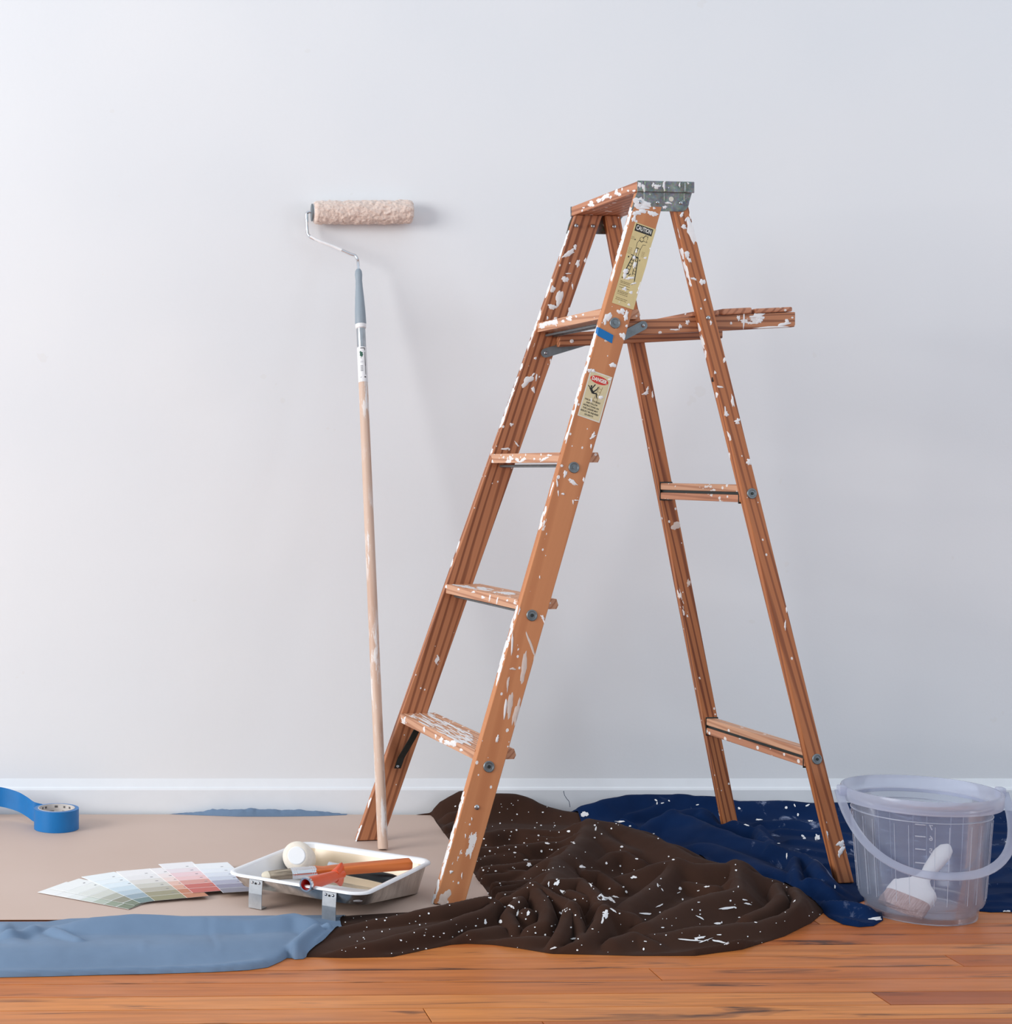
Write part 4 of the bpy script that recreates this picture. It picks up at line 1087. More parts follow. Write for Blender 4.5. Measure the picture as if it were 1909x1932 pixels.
# orange roller handle, hollow socket end towards the viewer
O0 = at(577, 1669, 3.100); O1 = at(646, 1649, 3.212)
oh = oriented('hand_roller', O0, O1, (0, 0, 1)); OL = (O1 - O0).length
tag(oh, 'orange plastic roller handle with an open socket end in the tray', 'roller handle')
lathe('socket_ring', [(.0098, .0005), (.0104, -.001), (.0134, -.001), (.0138, .001), (.0138, .006), (.0100, .0065)], M['chrome'], oh, 28, close=True)
lathe('socket', [(.0098, 0), (.0092, .002), (.0092, .028), (0, .028)], M['red_plastic'], oh, 24, open0=True)
lathe('handle_body', [(.0098, .030), (.0098, .004), (.0126, .0042), (.0130, .010), (.0118, OL * .45), (.0104, OL * .75), (.0100, OL * .9), (.0080, OL)], M['orange_plastic'], oh, 24, open0=True)
loft('hand_guard', [(OL * .78, .0122, .0100), (OL * .88, .0180, .0075), (OL * .93, .0225, .0055), (OL * .97, .0235, .0045), (OL * 1.0, .0190, .0040)], M['orange_plastic'], oh)

K0, K1 = at(619, 1633.5, 3.325), at(750, 1662, 3.258)
bh = oriented('rubber_grip_tool', K0, K1, (0, 0, 1)); KL = (K1 - K0).length
tag(bh, 'black rubber tool handle with a bright metal collar in the tray', 'tool handle')
lathe('collar', [(.0075, 0), (.0088, .001), (.0088, .028), (.008, .029)], M['chrome'], bh, 20)
lathe('rubber_grip', [(.0085, .026), (.0105, .029), (.0110, .05), (.0104, KL * .6), (.0112, KL * .92), (.0095, KL * .99), (0, KL)], M['black_rubber'], bh, 24)

# ------------------------------------------------------------------ clear plastic bucket
BK = Vector((1.5655, 3.168, .0005))
bucket = empty('plastic_bucket', BK); tag(bucket, 'translucent white plastic bucket with a bail handle, brush inside', 'bucket')
BH = .241
RIMZ = BH
pr = [(.0, .010), (.0955, .010), (.0955, .0015), (.0985, .0), (.0990, .0015), (.1015, .024), (.1085, .027), (.1120, .034), (.1195, .125), (.1262, BH - .024), (.1262, BH - .024), (.1240, BH - .0235), (.1172, .125), (.1100, .036), (.1070, .030), (.0990, .0275), (.0965, .0125), (.0, .0125)]
lathe('bucket_body', pr, M['bucket'], bucket, 72, auto=35)
rimp = [(.1240, BH - .030), (.1262, BH - .030), (.1275, BH - .026), (.1420, BH - .026), (.1425, BH - .0245), (.1440, BH - .004), (.1425, BH), (.1385, BH), (.1370, BH - .004), (.1330, BH - .013), (.1245, BH - .020)]
rim = lathe('bucket_rim', rimp, M['bucket_thick'], bucket, 72, close=True, auto=35)
lathe('level_ring', [(.1238, BH - .044), (.1259, BH - .0435), (.1257, BH - .0425), (.1238, BH - .042)], M['bucket_mark'], bucket, 72, close=True)
def rad(z): return float(np.interp(z, [.034, .125, BH - .024], [.1120, .1195, .1262]))
for k in range(22):
    a = 2 * PI * (k + .3 + .28 * (k % 2)) / 22
    o = tube('bucket_rib', [(math.cos(a) * (rad(z) + .0001), math.sin(a) * (rad(z) + .0001), z) for z in (.040, .125, BH - .050)], .00055, M['bucket_mark'], bucket, 6)
ad = math.atan2(-BK.y, -BK.x)                 # bearing towards the viewer
def bkp(da, z, h=.0006):
    a = ad + da
    return Vector((math.cos(a) * (rad(z) + h), math.sin(a) * (rad(z) + h), z))
for z in (.1945, .1720, .1475, .1215):
    V = []
    d0_, d1_ = -.080, .065
    V = [bkp(d0_ + (d1_ - d0_) * i / 5, z, .0012) for i in range(6)]
    tube('level_mark', V, .0011, M['bucket_mark'], bucket, 6)
for ch, z in (('7', .190), ('6', .1695), ('5', .1455)):
    tv, tf = text_geo(ch, .0135, 'CENTER', .0004)
    V = [tuple(bkp((.0165 - x) / .12, z + y, .0012)) for x, y in tv]
    me = bpy.data.meshes.new('level_digit'); me.from_pydata(V, [], tf); me.materials.append(M['bucket_mark'])
    link(bpy.data.objects.new('level_digit', me), bucket)
# bail handle hanging in front
HRAD = .156
ha = math.radians(-4)
hx_, hy_ = math.cos(ha), math.sin(ha)
side = Vector((hx_, hy_, 0)); fwd = Vector((hy_, -hx_, 0)); dn = (fwd * .62 + Vector((0, 0, -.70))).normalized()
top = Vector((0, 0, BH - .006))
path = []
for i in range(33):
    a = PI * i / 32
    path.append(top + side * (-math.copysign(abs(math.cos(a)) ** .82, math.cos(a)) * HRAD) + dn * (math.sin(a) ** .82 * .182))
ntan = dn.cross(side).normalized()
V, F = [], []
for i, p in enumerate(path):
    t = (path[min(i + 1, 32)] - path[max(i - 1, 0)]).normalized()
    bnm = ntan; nm = t.cross(bnm)
    for a_, b_ in ((-.0085, -.0022), (.0085, -.0022), (.0085, .0008), (.0045, .0022), (.0035, .0004), (-.0035, .0004), (-.0045, .0022), (-.0085, .0008)):
        V.append(p + nm * a_ * .95 + bnm * -b_)
k8 = 8
for i in range(32): F += [(i * k8 + j, i * k8 + (j + 1) % k8, (i + 1) * k8 + (j + 1) % k8, (i + 1) * k8 + j) for j in range(k8)]
F += [tuple(range(k8)), tuple(32 * k8 + j for j in range(k8))]
mesh_obj('bail_handle', V, F, M['bucket_thick'], bucket, smooth=True, auto=40)
for s in (-1, 1):
    c = top + side * (s * .1495)
    o = box('handle_lug', (-.008, -.009, -.012), (.008, .009, .008), M['bucket_thick'], bucket, bevel=.003)
    o.matrix_basis = Matrix.Translation(c) @ Matrix.Rotation(ha, 4, 'Z')

# wide brush standing in the bucket
Q0, Q1 = at(1697, 1716, 3.116), at(1789, 1596, 3.222)
Q0.z = max(Q0.z, .018)
wb = oriented('wide_brush', Q0, Q1, (-.6, -.8, .9)); QL = (Q1 - Q0).length
tag(wb, 'wide white-handled paint brush standing inside the clear bucket', 'paint brush')
loft('bristles', [(0, .006, .042), (.012, .009, .043), (.038, .011, .041)], M['bristle_pink'], wb, 24, 4)
loft('ferrule', [(.034, .0115, .0420), (.036, .012, .0425), (.062, .012, .0415), (.064, .0115, .041)], M['brush_white'], wb, 24, 4)
loft('handle', [(.062, .0105, .040), (.072, .0110, .036), (.084, .0105, .022), (.098, .0100, .0125), (.112, .0100, .0105), (.128, .0110, .0130), (QL * .86, .0115, .0165), (QL * .95, .0100, .0130), (QL, .005, .005)], M['brush_white'], wb, 24, 2.3)

# ------------------------------------------------------------------ drop cloths
def vnoise(X, Y, seed, scale):
    r = np.random.RandomState(seed); G = r.rand(64, 64)
    x, y = X * scale, Y * scale; xi, yi = np.floor(x).astype(int), np.floor(y).astype(int)
    fx, fy = x - xi, y - yi; fx = fx * fx * (3 - 2 * fx); fy = fy * fy * (3 - 2 * fy)
    g = lambda a, b: G[a % 64, b % 64]
    return (g(xi, yi) * (1 - fx) + g(xi + 1, yi) * fx) * (1 - fy) + (g(xi, yi + 1) * (1 - fx) + g(xi + 1, yi + 1) * fx) * fy
def fbm(X, Y, seed, scale, oct=4):
    s = 0; a = 1; t = 0
    for i in range(oct): s = s + a * vnoise(X, Y, seed + i, scale * 2 ** i); t += a; a *= .5
    return s / t - .5
def ridge_sum(X, Y, ridges, p=5.0, warp=0.0, sharp=1.7):
    """each ridge: list of (px, py, height) crest points seen in the picture, width, back width"""
    acc = np.zeros(X.shape)
    if warp:
        X, Y = X + warp * 2 * fbm(X, Y, 91, 14, 2), Y + warp * 2 * fbm(X, Y, 95, 14, 2)
    for pts, w, wbk in ridges:
        P = [gp(*q) for q in pts]
        best = np.full(X.shape, 1e9); hz = np.zeros(X.shape)
        if len(P) == 1: P = [P[0], P[0] + Vector((.001, 0, 0))]
        for a, b in zip(P[:-1], P[1:]):
            dx, dy = b.x - a.x, b.y - a.y; L2 = dx * dx + dy * dy + 1e-12
            t = np.clip(((X - a.x) * dx + (Y - a.y) * dy) / L2, 0, 1)
            qx, qy = a.x + t * dx, a.y + t * dy
            ww = np.where(Y > qy, wbk, w)
            d = np.hypot(X - qx, Y - qy) / ww
            m = d < best
            best = np.where(m, d, best); hz = np.where(m, a.z + t * (b.z - a.z), hz)
        acc += np.maximum(hz * np.exp(-np.abs(best) ** sharp), 0) ** p
    return acc ** (1 / p)
def edge_round(sd, w): 
    t = np.clip(sd / w, 0, 1); return np.sqrt(np.clip(1 - (1 - t) ** 2, 0, 1))
def pxpoly(pts): return [tuple(gp(x, y, 0))[:2] for x, y in pts]

# --- brown
R_ = lambda pts, w, wb=None: (pts, w, wb or w)
def zz(pts, z): return [(x, y, z) for x, y in pts]
brown_ridges = [
 R_(zz([(917, 1567), (946, 1562), (976, 1560), (1035, 1564), (1090, 1567)], 0.0377), 0.0248, 0.0119),
 R_(zz([(915, 1575), (942, 1569), (968, 1569), (1035, 1576), (1085, 1580)], 0.0282), 0.0180, 0.0086),
 R_(zz([(860, 1600), (909, 1596), (950, 1594), (993, 1591), (1018, 1587), (1075, 1585)], 0.0377), 0.0270, 0.0130),
 R_(zz([(993, 1591), (1035, 1594), (1070, 1594)], 0.0302), 0.0180, 0.0086),
 R_(zz([(890, 1616), (934, 1609), (980, 1606)], 0.0264), 0.0225, 0.0108),
 R_(zz([(890, 1632), (951, 1627), (1001, 1621), (1050, 1617)], 0.0358), 0.0202, 0.0097),
 R_(zz([(900, 1633), (934, 1634), (968, 1638), (1010, 1639), (1045, 1635)], 0.0282), 0.0169, 0.0081),
 R_(zz([(890, 1648), (934, 1643), (984, 1639)], 0.0264), 0.0158, 0.0076),
 R_(zz([(904, 1662), (951, 1659), (1001, 1656), (1040, 1654)], 0.0321), 0.0158, 0.0076),
 R_(zz([(909, 1671), (951, 1667), (993, 1662), (1040, 1660)], 0.0282), 0.0135, 0.0065),
 R_(zz([(925, 1682), (960, 1677), (1000, 1672)], 0.0264), 0.0135, 0.0065),
 R_([(813, 1532, .014), (832, 1512, .040), (868, 1494, .062), (900, 1496, .062), (935, 1499, .058), (970, 1501, .055), (1003, 1511, .046), (1040, 1521, .034), (1085, 1530, .026)], .045, .05),
 R_([(850, 1530, .03), (905, 1520, .035), (960, 1511, .042), (1005, 1514, .04)], .022),
 R_(zz([(838, 1556), (860, 1546), (880, 1543)], .022), .02), R_(zz([(845, 1571), (870, 1563)], .014), .016),
 # raised sheet: peak, its left fold and its rear crest
 R_([(1112, 1549, .058), (1098, 1570, .055), (1083, 1594, .052), (1062, 1612, .052), (1045, 1620, .050), (1041, 1645, .052), (1036, 1664, .052)], .075, .016),
 R_([(1112, 1549, .058), (1150, 1552, .055), (1200, 1566, .052), (1260, 1592, .048), (1310, 1616, .044), (1370, 1631, .040)], .085, .020),
 R_([(1112, 1560, .05), (1150, 1585, .044), (1185, 1600, .038)], .07),
 R_([(1130, 1625, .030), (1150, 1608, .040), (1178, 1605, .042), (1205, 1618, .036)], .034, .020),
 R_([(1085, 1625, .038), (1105, 1640, .044), (1130, 1640, .042), (1148, 1652, .036), (1170, 1668, .03)], .016),
 R_([(1190, 1646, .034), (1228, 1634, .046), (1279, 1623, .056), (1313, 1630, .052), (1370, 1630, .050), (1383, 1623, .056), (1402, 1637, .048), (1440, 1652, .035)], .068, .016),
 R_([(1279, 1625, .054), (1255, 1648, .046), (1228, 1668, .042), (1200, 1690, .038), (1165, 1708, .034)], .042, .014),
 R_([(1384, 1630, .050), (1388, 1655, .048), (1391, 1674, .046), (1345, 1684, .046), (1300, 1698, .044), (1262, 1715, .040), (1222, 1736, .034)], .046, .013),
 R_([(1300, 1660, .034), (1350, 1668, .036)], .03),
 R_([(1466, 1664, .040), (1471, 1686, .042), (1448, 1706, .034), (1410, 1722, .028)], .020, .012),
 R_([(1498, 1672, .036), (1505, 1690, .040), (1495, 1706, .040), (1470, 1722, .034), (1430, 1733, .030), (1360, 1742, .030), (1290, 1748, .030), (1235, 1756, .026)], .030, .012),
 R_([(1320, 1712, .026), (1370, 1706, .028), (1410, 1700, .022)], .02),
 R_([(1546, 1706, .034), (1530, 1722, .034), (1500, 1738, .032), (1440, 1754, .030), (1380, 1766, .028), (1310, 1776, .028), (1240, 1781, .026), (1170, 1783, .024), (1100, 1785, .022), (1050, 1784, .022)], .030, .014),
 # facet, hollow rim and knot in the middle
 R_([(1036, 1663, .056), (1065, 1659, .060), (1096, 1655, .062), (1112, 1670, .058), (1123, 1684, .052), (1128, 1702, .046)], .030, .014),
 R_([(1075, 1680, .050), (1100, 1690, .046)], .028),
 R_([(930, 1692, .036), (965, 1690, .040), (990, 1678, .050), (1010, 1668, .058), (1028, 1676, .054), (1050, 1690, .050), (1078, 1702, .050)], .018, .018),
 R_([(1010, 1670, .056), (1026, 1690, .050), (1032, 1712, .044), (1024, 1732, .036), (1000, 1742, .028)], .016),
 R_([(985, 1690, .046), (965, 1700, .044), (955, 1715, .036), (970, 1738, .028)], .014),
 R_([(990, 1712, .038)], .026),
 R_([(1077, 1703, .054), (1066, 1728, .042), (1052, 1752, .034), (1038, 1775, .022)], .012),
 R_([(1077, 1703, .054), (1092, 1730, .040), (1100, 1752, .030), (1098, 1768, .024)], .012),
 R_([(1140, 1712, .050), (1132, 1732, .042), (1118, 1752, .032), (1090, 1770, .024), (1050, 1780, .020)], .022, .013),
 R_([(1140, 1712, .050), (1165, 1716, .046), (1195, 1722, .040), (1215, 1738, .030), (1224, 1756, .022)], .028, .013),
 R_([(1160, 1765, .026), (1200, 1754, .030), (1230, 1768, .022)], .024, .012),
 # long roll in front of the paper
 R_([(600, 1768, .014), (640, 1747, .018), (690, 1735, .024), (740, 1724, .030), (785, 1715, .036), (830, 1706, .042), (880, 1697, .046), (922, 1690, .048)], .020, .018),
 R_([(590, 1796, .014), (640, 1785, .020), (700, 1772, .026), (760, 1758, .030), (820, 1741, .034), (870, 1726, .036), (915, 1709, .040), (935, 1696, .042)], .017, .014),
 R_([(600, 1803, .012), (680, 1797, .014), (760, 1788, .018), (830, 1770, .022), (890, 1752, .024), (940, 1742, .024)], .018),
 R_([(880, 1772, .014), (960, 1765, .018), (1030, 1762, .02)], .02),
 R_([(600, 1780, .012), (760, 1750, .018), (900, 1720, .022)], .06),
 R_([(1120, 1700, .014), (1250, 1700, .015), (1400, 1700, .014), (1480, 1710, .013)], .11),
 R_([(1150, 1600, .018), (1250, 1630, .018)], .09),
 R_([(1000, 1740, .010), (1150, 1750, .011)], .06),
]
brown_poly = pxpoly([(570, 1806), (650, 1808), (740, 1806), (800, 1793), (850, 1783), (880, 1781), (930, 1783), (980, 1790), (1040, 1800), (1120, 1802), (1200, 1804), (1310, 1804), (1400, 1792), (1480, 1767), (1530, 1742), (1554, 1722), (1552, 1705), (1520, 1672), (1470, 1648), (1400, 1618), (1330, 1600), (1250, 1580), (1180, 1566), (1100, 1562)]) \
    + [(1.155, 3.80), (1.16, 3.95), (1.15, 4.048), (.57, 4.050), (.575, 4.030), (.70, 4.034), (.770, 4.033), (.772, 4.0), (.760, 3.7), (.748, 3.40), (.744, 3.25), (.735, 3.150)] \
    + pxpoly([(830, 1724), (740, 1728), (660, 1733), (585, 1742), (560, 1780)])
def h_brown(X, Y, sd):
    h = ridge_sum(X, Y, brown_ridges, 8.0, .005, 1.8)
    h = h * (.70 + .30 * np.clip(h / .042, 0, 1.15))      # creases sink, crests stay
    wx = X + .02 * fbm(X, Y, 5, 9, 3); wy = Y + .02 * fbm(X, Y, 6, 9, 3)
    rg = 1 - np.abs(2 * fbm(wx, wy, 11, 11, 2))          # soft pinched creases between the folds
    h = h + .0035 * np.clip(h / .02, .3, 1.2) * (rg - .75) + .0012 * fbm(wx, wy, 21, 40, 2)
    h = np.maximum(h, .003)
    h = h * edge_round(sd, .016)
    # tucked flat under the paper
    under = (X < .775 + (Y - 4.04) * .03) & (Y > 3.17) & (Y < 4.036)
    k = np.clip((X - (np.interp(Y, [3.118, 3.29, 3.6, 3.95, 4.04], [.745, .752, .764, .776, .782]) + .001)) / .016, 0, 1)
    h = np.where((Y > 3.19) & (Y < 4.036), np.minimum(h, .0024 + k * .09), h)
    h = np.where((X < .765) & (Y > 4.02), np.minimum(h, .011), h)
    # the front roll lies on the paper's edge
    h = np.where((Y > 3.07) & (Y < 3.19) & (X < .76), np.maximum(h, PTOP + .0016), h)
    return np.maximum(h, .0006)
brown = field('brown_drop_cloth', brown_poly, .0040, h_brown, M['brown'], None, .0058, 1)
tag(brown, 'crumpled dark brown drop cloth flecked with white paint under the ladder', 'drop cloth')

# --- slate blue
slate_ridges = [
 R_([(-60, 1752, .008), (40, 1751, .006), (105, 1748, .010), (140, 1739, .019), (175, 1731, .024), (250, 1724, .030), (330, 1727, .029), (400, 1730, .029), (480, 1735, .027), (520, 1728, .031), (555, 1722, .033), (585, 1731, .030)], .035, .030),
 R_(zz([(-60, 1829), (100, 1828), (300, 1822), (420, 1818), (495, 1810)], .0145), .022),
 R_(zz([(-60, 1790), (200, 1785), (400, 1780), (520, 1772)], .019), .10),
 R_([(500, 1815, .016), (530, 1798, .022), (556, 1772, .029), (580, 1750, .032), (597, 1738, .034)], .020, .014),
 R_([(556, 1801, .018), (580, 1780, .027), (606, 1757, .030), (628, 1739, .031), (618, 1735, .031)], .017, .012),
 R_([(20, 1755, .020), (60, 1746, .016)], .02), R_([(100, 1745, .02), (150, 1768, .022)], .014),
]
slate_poly = [(-.62, 2.765), (-.3, 2.762)] + pxpoly([(0, 1845), (100, 1843), (200, 1840), (300, 1838), (400, 1835), (470, 1831), (505, 1826), (530, 1815), (545, 1806), (556, 1811), (572, 1810), (600, 1793), (630, 1770), (646, 1757), (640, 1742)]) + [(.44, 3.130), (.25, 3.125), (.05, 3.120), (-.09, 3.105), (-.13, 3.085), (-.62, 3.080)]
def h_slate(X, Y, sd):
    h = ridge_sum(X, Y, slate_ridges, 6.0)
    wx = X + .03 * fbm(X, Y, 35, 7, 3)
    h = h + .0035 * fbm(wx, Y * .6, 31, 16, 3) + .0010 * fbm(wx, Y, 41, 60, 2)
    # crumple at the far left
    lf = np.clip((-.10 - X) / .10, 0, 1)
    h = h + lf * .006 * np.sin(wx * 95 + Y * 30 + 6 * fbm(X, Y, 44, 10, 2)) * np.clip((Y - 2.88) / .1, 0, 1)
    for x0, sl, y0, y1, am in ((.172, .035, 2.86, 3.06, -.0022), (.178, .03, 2.84, 3.02, .0018), (.050, -.02, 2.84, 2.95, .0016), (.235, .12, 2.95, 3.03, -.0016)):
        h = h + am * np.exp(-((X - x0 - sl * (3.0 - Y)) / .0055) ** 2) * np.clip((Y - y0) / .03, 0, 1) * np.clip((y1 - Y) / .03, 0, 1)
    h = np.maximum(h, .004) * edge_round(sd, .014)
    h = np.where(Y > 3.07, np.maximum(h, PTOP + .0012), h)
    sdb, _, _ = poly_sd(brown_poly, X, Y)
    hb = h_brown(X, Y, np.maximum(sdb, 0))
    return np.maximum(np.where(sdb > 0, np.maximum(h, hb + .003), h), .0008)
slate = field('slate_drop_cloth', slate_poly, .0045, h_slate, M['slate'], None, .003, 2)
tag(slate, 'folded slate blue cloth laid along the front edge of the paper', 'drop cloth')
# the same cloth showing again behind the paper, against the baseboard
bp = [(.13, 4.046), (.20, 4.034), (.30, 4.018), (.40, 4.018), (.50, 4.024), (.57, 4.036), (.575, 4.051), (.40, 4.054), (.25, 4.054), (.14, 4.052)]
def h_back(X, Y, sd):
    x = (X - .13) / .44
    h = np.interp(x, [0, .15, .3, .5, .8, 1], [.006, .012, .019, .020, .015, .008]) * edge_round(sd, .014)
    return np.maximum(h + .009 * fbm(X * 1.4, Y * .6, 51, 30, 3) * edge_round(sd, .01), PTOP + .0003)
bk = field('cloth_back_edge', bp, .0035, h_back, M['slate'], slate)

# --- navy
navy_ridges = [
 R_([(1082, 1530, .024), (1105, 1519, .036), (1130, 1509, .048), (1180, 1499, .056), (1235, 1497, .058), (1300, 1499, .056), (1350, 1502, .052), (1390, 1510, .044), (1500, 1513, .040), (1620, 1517, .036), (1760, 1525, .030), (1930, 1530, .030)], .055, .045),
 R_([(1302, 1502, .050), (1262, 1513, .044), (1225, 1525, .034), (1190, 1533, .026)], .018),
 R_([(1135, 1546, .036), (1150, 1542, .040), (1172, 1542, .040), (1185, 1549, .036)], .030, .02),
 R_([(1205, 1556, .034), (1235, 1540, .044), (1262, 1529, .052), (1290, 1528, .052), (1322, 1523, .056), (1324, 1532, .050)], .040, .020),
 R_([(1262, 1529, .050), (1300, 1538, .050), (1340, 1553, .048), (1390, 1573, .044), (1440, 1590, .040)], .060, .025),
 R_([(1330, 1532, .046), (1380, 1543, .046), (1415, 1556, .044)], .03, .018),
 R_([(1429, 1552, .046), (1438, 1572, .048), (1452, 1588, .050), (1475, 1594, .050), (1495, 1600, .050), (1520, 1608, .052), (1540, 1622, .050), (1558, 1640, .046), (1572, 1662, .036)], .024, .014),
 R_([(1330, 1590, .034), (1400, 1612, .034), (1470, 1640, .034)], .06),
 R_([(1503, 1665, .034), (1515, 1657, .042), (1530, 1652, .046), (1548, 1656, .044), (1566, 1672, .034), (1573, 1688, .02)], .016, .03),
 R_([(1505, 1612, .05), (1508, 1640, .046), (1506, 1664, .034)], .016),
 R_([(1530, 1688, .024), (1565, 1694, .030), (1600, 1698, .032), (1630, 1704, .030), (1648, 1712, .022)], .016, .012),
 R_([(1552, 1712, .018), (1585, 1722, .022), (1620, 1730, .020), (1652, 1731, .018)], .016),
 R_(zz([(1440, 1547), (1500, 1546), (1560, 1549), (1620, 1552)], .022), .025),
 R_(zz([(1470, 1562), (1530, 1567), (1600, 1572)], .018), .018),
 R_(zz([(1490, 1582), (1560, 1590), (1620, 1596)], .018), .018),
 R_(zz([(1520, 1600), (1570, 1612), (1640, 1618)], .016), .016),
 R_(zz([(1560, 1628), (1640, 1640)], .016), .016), R_(zz([(1580, 1655), (1650, 1662)], .016), .016),
] + [R_([(1610 + 7 * (i * 37 % 11), y - 4 + (i * 5 % 9), z * .5), (1700, y + 3 - (i * 7 % 8), z), (1800 + 6 * (i * 13 % 9), y - 2 + (i * 3 % 7), z * 1.1), (1900, y + 4 - (i * 11 % 9), z * .8), (1965, y, z)], w) for i, (y, z, w) in enumerate( ((1548, .024, .03), (1571, .018, .02), (1594, .018, .02), (1617, .016, .018), (1640, .017, .016), (1661, .016, .015), (1682, .017, .015), (1702, .014, .014)))]
navy_poly = [(1.120, 4.050), (1.128, 3.98), (1.120, 3.90), (1.115, 3.80)] + pxpoly([(1110, 1566), (1150, 1570), (1200, 1584), (1260, 1608), (1310, 1630), (1345, 1646), (1380, 1656), (1440, 1672), (1500, 1690), (1530, 1700), (1545, 1716), (1563, 1732), (1590, 1745), (1620, 1750), (1648, 1748), (1666, 1737), (1664, 1722)])
bx_, by_ = BK.x, BK.y
for i in range(9):
    a = math.radians(188 - 18 * i * 1.28)
    navy_poly.append((bx_ + .112 * math.cos(a), by_ + .112 * math.sin(a)))
navy_poly += [(1.70, 3.165), (1.78, 3.168), (1.95, 3.160), (2.6, 3.170), (2.62, 4.050)]
def h_navy(X, Y, sd):
    h = ridge_sum(X, Y, navy_ridges, 6.0, .016, 1.6)
    wx = X + .02 * fbm(X, Y, 65, 9, 3)
    h = h + .007 * fbm(wx, Y, 61, 14, 2) + .0015 * fbm(wx, Y * 1.5, 71, 45, 2)
    h = np.maximum(h, .006)
    h = h * edge_round(sd, .012)
    # room for the feet of the rear rails
    for side in (1, -1):
        q = LMAT @ Vector((LU + LD2 / 2, -side * (LWR / 2 - LK / 2), 0))
        d = np.hypot(X - q.x, Y - q.y); k = np.clip((d - .022) / .03, 0, 1)
        h = np.where(k < 1, np.minimum(h, .0045 + k * .06), h)
    sdb, _, _ = poly_sd(brown_poly, X, Y)
    hb = h_brown(X, Y, np.maximum(sdb, 0))
    return np.maximum(np.where(sdb > 0, np.maximum(h, hb + .0035), h), .0008)
navy = field('navy_drop_cloth', navy_poly, .0045, h_navy, M['navy'], None, .003, 2)
tag(navy, 'rumpled navy blue drop cloth smeared with paint along the wall', 'drop cloth')
th = [Vector((1.124, 4.035, .024)), Vector((1.122, 4.036, .038)), Vector((1.117, 4.036, .044)), Vector((1.111, 4.037, .054)), Vector((1.109, 4.038, .064))]
tube('loose_thread', smooth_path(th, 5), .0007, M['navy'], navy, 5)

# --- paint flecks lying on the cloths
from mathutils.bvhtree import BVHTree
def tree(o): return BVHTree.FromPolygons([v.co.copy() for v in o.data.vertices], [tuple(p.vertices) for p in o.data.polygons])
TB, TN = tree(brown), tree(navy)
def cast(t, px, py):
    d = Vector(((px - CX) / FPX, 1, -(py - YH) / FPX)).normalized()
    return t.ray_cast(Vector((0, 0, CAMH)), d)[0]
def flecks(name, host, t, blobs, seed, mat='white_paint', other=None, n=9, lift=.0007):
    rng = random.Random(seed); V, F = [], []
    for px, py, rx, ry, *r in blobs:
        c = cast(t, px, py)
        if c is None: continue
        if other is not None:
            c2 = cast(other, px, py)
            if c2 is not None and c2.y < c.y: continue
        nn_ = n if max(rx, ry) < 4 else 20
        sh = blob_shape(rng, nn_, rx, ry, math.radians(r[0]) if r else 0, .5 if nn_ > 10 else .25)
        pts = []
        for qx, qy in sh:
            h = cast(t, px + qx, py + qy)
            if h is None or abs(h.y - c.y) > .05: h = c + Vector((qx * c.y / FPX, 0, -qy * c.y / FPX * .3))
            pts.append(h + Vector((0, -lift, lift)))
        b = len(V); V += pts + [c + Vector((0, -lift * 1.4, lift * 1.5))]
        F += [(b + i, b + (i + 1) % nn_, b + nn_) for i in range(nn_)]
    o = mesh_obj(name, V, F, M[mat], host, smooth=True); o['kind'] = 'stuff'
    return o
def FC(pts, ox, oy, k): return [(ox + x / k, oy + y / k, max(.7, rx / k * .8), max(.6, ry / k * .8), *r) for x, y, rx, ry, *r in pts]
big = FC([(1625, 530, 26, 15), (1320, 755, 16, 18), (1020, 770, 22, 10), (1180, 905, 32, 26), (1145, 850, 30, 9), (1385, 665, 36, 12, 10), (350, 248, 14, 8, -30), (805, 978, 18, 9), (1335, 316, 14, 10), (1045, 338, 12, 10)], 800, 1480, 5.966)
big += FC([(1210, 95, 14, 12), (1220, 130, 10, 30, 10), (1487, 316, 22, 12), (1380, 128, 12, 11), (1080, 522, 45, 14, 5), (985, 270, 30, 12, 30), (1640, 440, 22, 9, 10), (1472, 514, 12, 12), (1330, 485, 14, 18, -30), (820, 690, 40, 26, -35), (880, 780, 34, 20, 15), (735, 700, 8, 36), (1610, 630, 40, 16, -10), (1360, 748, 16, 8, -20), (1535, 780, 14, 20, -40), (1735, 1005, 70, 13, 3), (390, 845, 28, 10), (350, 930, 46, 14, 30), (415, 1000, 10, 44, 12), (525, 1000, 20, 30, 20), (430, 885, 10, 14), (285, 935, 14, 8), (605, 982, 9, 9), (500, 1060, 10, 10), (900, 975, 46, 22, -35), (860, 1000, 30, 10, 30), (1010, 1020, 12, 10), (965, 1146, 11, 11), (700, 1222, 12, 14), (990, 1262, 34, 10, -10), (785, 1358, 38, 12, -15), (240, 1085, 22, 24, 30), (85, 1090, 18, 30), (1320, 1010, 40, 50, 30), (1290, 1070, 14, 50, 10), (1400, 970, 50, 10, 35), (1185, 1162, 16, 6), (1710, 1370, 9, 16), (1600, 1290, 6, 6), (1300, 840, 90, 36, 12), (1380, 860, 60, 18, 40), (1420, 830, 40, 10, 10), (1165, 700, 12, 40, -25), (1730, 1290, 20, 6, 10)], 900, 1540, 5.454)
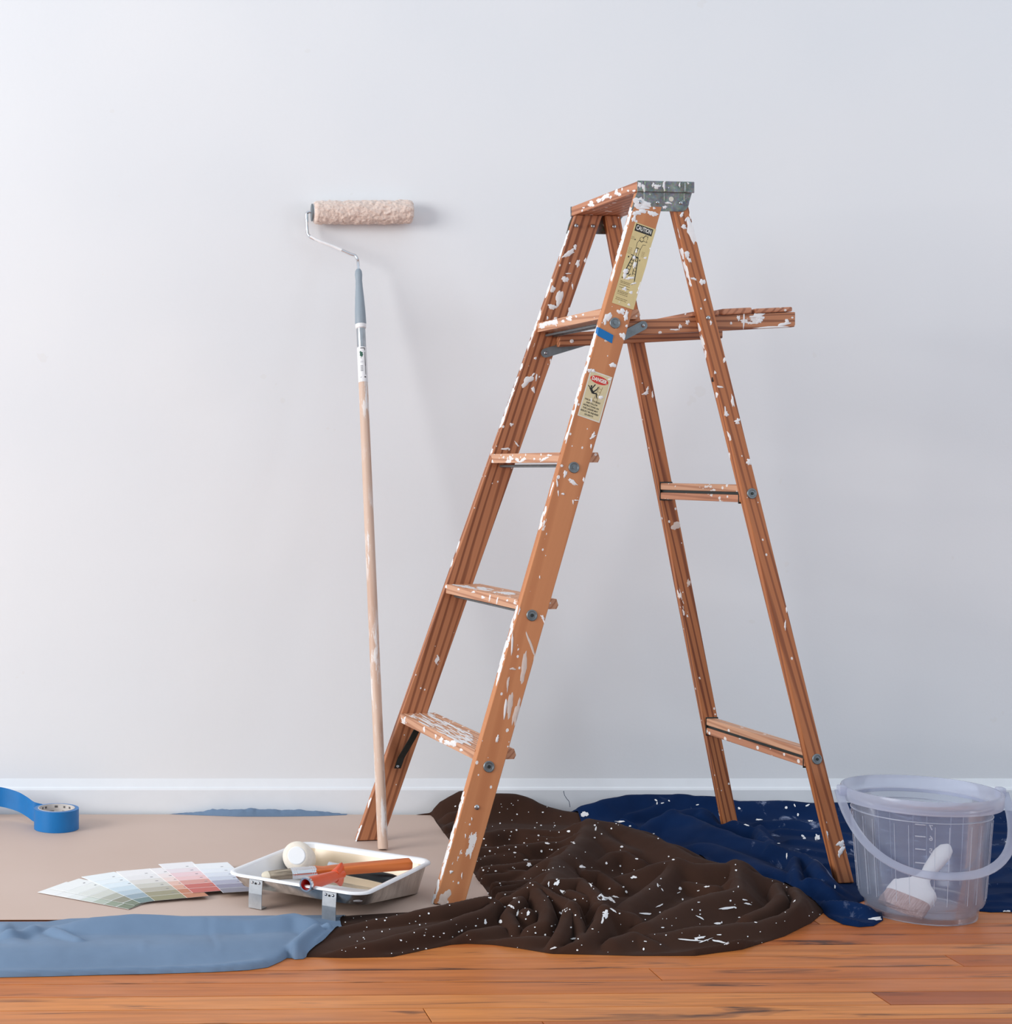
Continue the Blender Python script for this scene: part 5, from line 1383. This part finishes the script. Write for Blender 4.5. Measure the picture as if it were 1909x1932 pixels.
big += FC([(910, 815, 100, 14, -6), (990, 810, 20, 10, 30), (1115, 772, 42, 10, 15), (1085, 733, 30, 8, 10), (640, 910, 50, 9, 28), (815, 968, 40, 14), (855, 958, 8, 14), (705, 600, 32, 9, -8), (440, 620, 18, 22, -30), (425, 660, 24, 5, -25), (215, 585, 9, 26, -15), (260, 630, 6, 24, -35), (235, 790, 50, 8, -25), (640, 1110, 60, 14, -5), (540, 1135, 150, 9, 4), (830, 1150, 90, 12, 12), (690, 1140, 80, 7, -20), (905, 1170, 34, 12, -25), (830, 1082, 34, 6), (265, 1010, 20, 8), (1195, 958, 20, 7, 10), (1030, 908, 14, 7), (560, 832, 8, 10), (625, 757, 18, 6), (620, 642, 18, 5, -15), (370, 330, 18, 9), (1240, 1052, 7, 7), (1115, 1100, 8, 8), (75, 1225, 10, 16), (1580, 745, 22, 8, -40), (1522, 692, 10, 6), (1490, 856, 7, 6), (1730, 893, 6, 8), (1400, 965, 6, 5), (1485, 945, 7, 4), (992, 380, 8, 8), (1020, 600, 8, 12), (600, 1130, 20, 20)], 1200, 1560, 5.303)
flecks('paint_splash', brown, TB, big, 5, other=TN)
rng = random.Random(77); dots = []
zones = [((640, 1560, 1480, 1800), 260), ((900, 1060, 1500, 1690), 60), ((640, 920, 1700, 1800), 40)]
for (x0, x1, y0, y1), n_ in zones:
    for _ in range(n_):
        r = rng.choice([.7, .8, .9, 1.0, 1.2, 1.5, 1.9]); dots.append((rng.uniform(x0, x1), rng.uniform(y0, y1), r, r * rng.uniform(.6, 1)))
flecks('paint_spatter', brown, TB, dots, 6, other=TN, n=8)
nb = FC([(225, 300, 45, 34, 0), (575, 372, 60, 12), (680, 418, 16, 8), (940, 160, 20, 10, 30), (950, 190, 8, 18), (1005, 188, 22, 7, -10), (1070, 165, 14, 8, 40), (1355, 205, 20, 7, -15), (918, 495, 12, 6), (1262, 688, 8, 10), (1845, 408, 28, 8, 20), (1770, 240, 12, 16)], 1060, 1480, 5.303)
nb += FC([(905, 1110, 16, 16), (1015, 1175, 12, 18), (985, 1090, 8, 20, -30), (1105, 1088, 26, 10, -25), (535, 1272, 30, 6, 15), (660, 1225, 50, 10, 10), (910, 1560, 7, 34), (835, 1444, 18, 5), (1075, 1400, 18, 22), (1195, 1390, 26, 40), (1560, 1608, 20, 12), (1060, 1375, 20, 12, 20), (1130, 1230, 26, 14), (470, 1120, 14, 8)], 1300, 1300, 4.953)
nb += FC([(580, 1570, 70, 22, 0), (180, 1260, 8, 24), (1855, 1500, 40, 14), (1820, 948, 14, 6, -30), (1855, 825, 20, 6, 30), (390, 1005, 18, 8, -30)], 1540, 1430, 5.173)
flecks('paint_smudge', navy, TN, nb, 7, other=None)
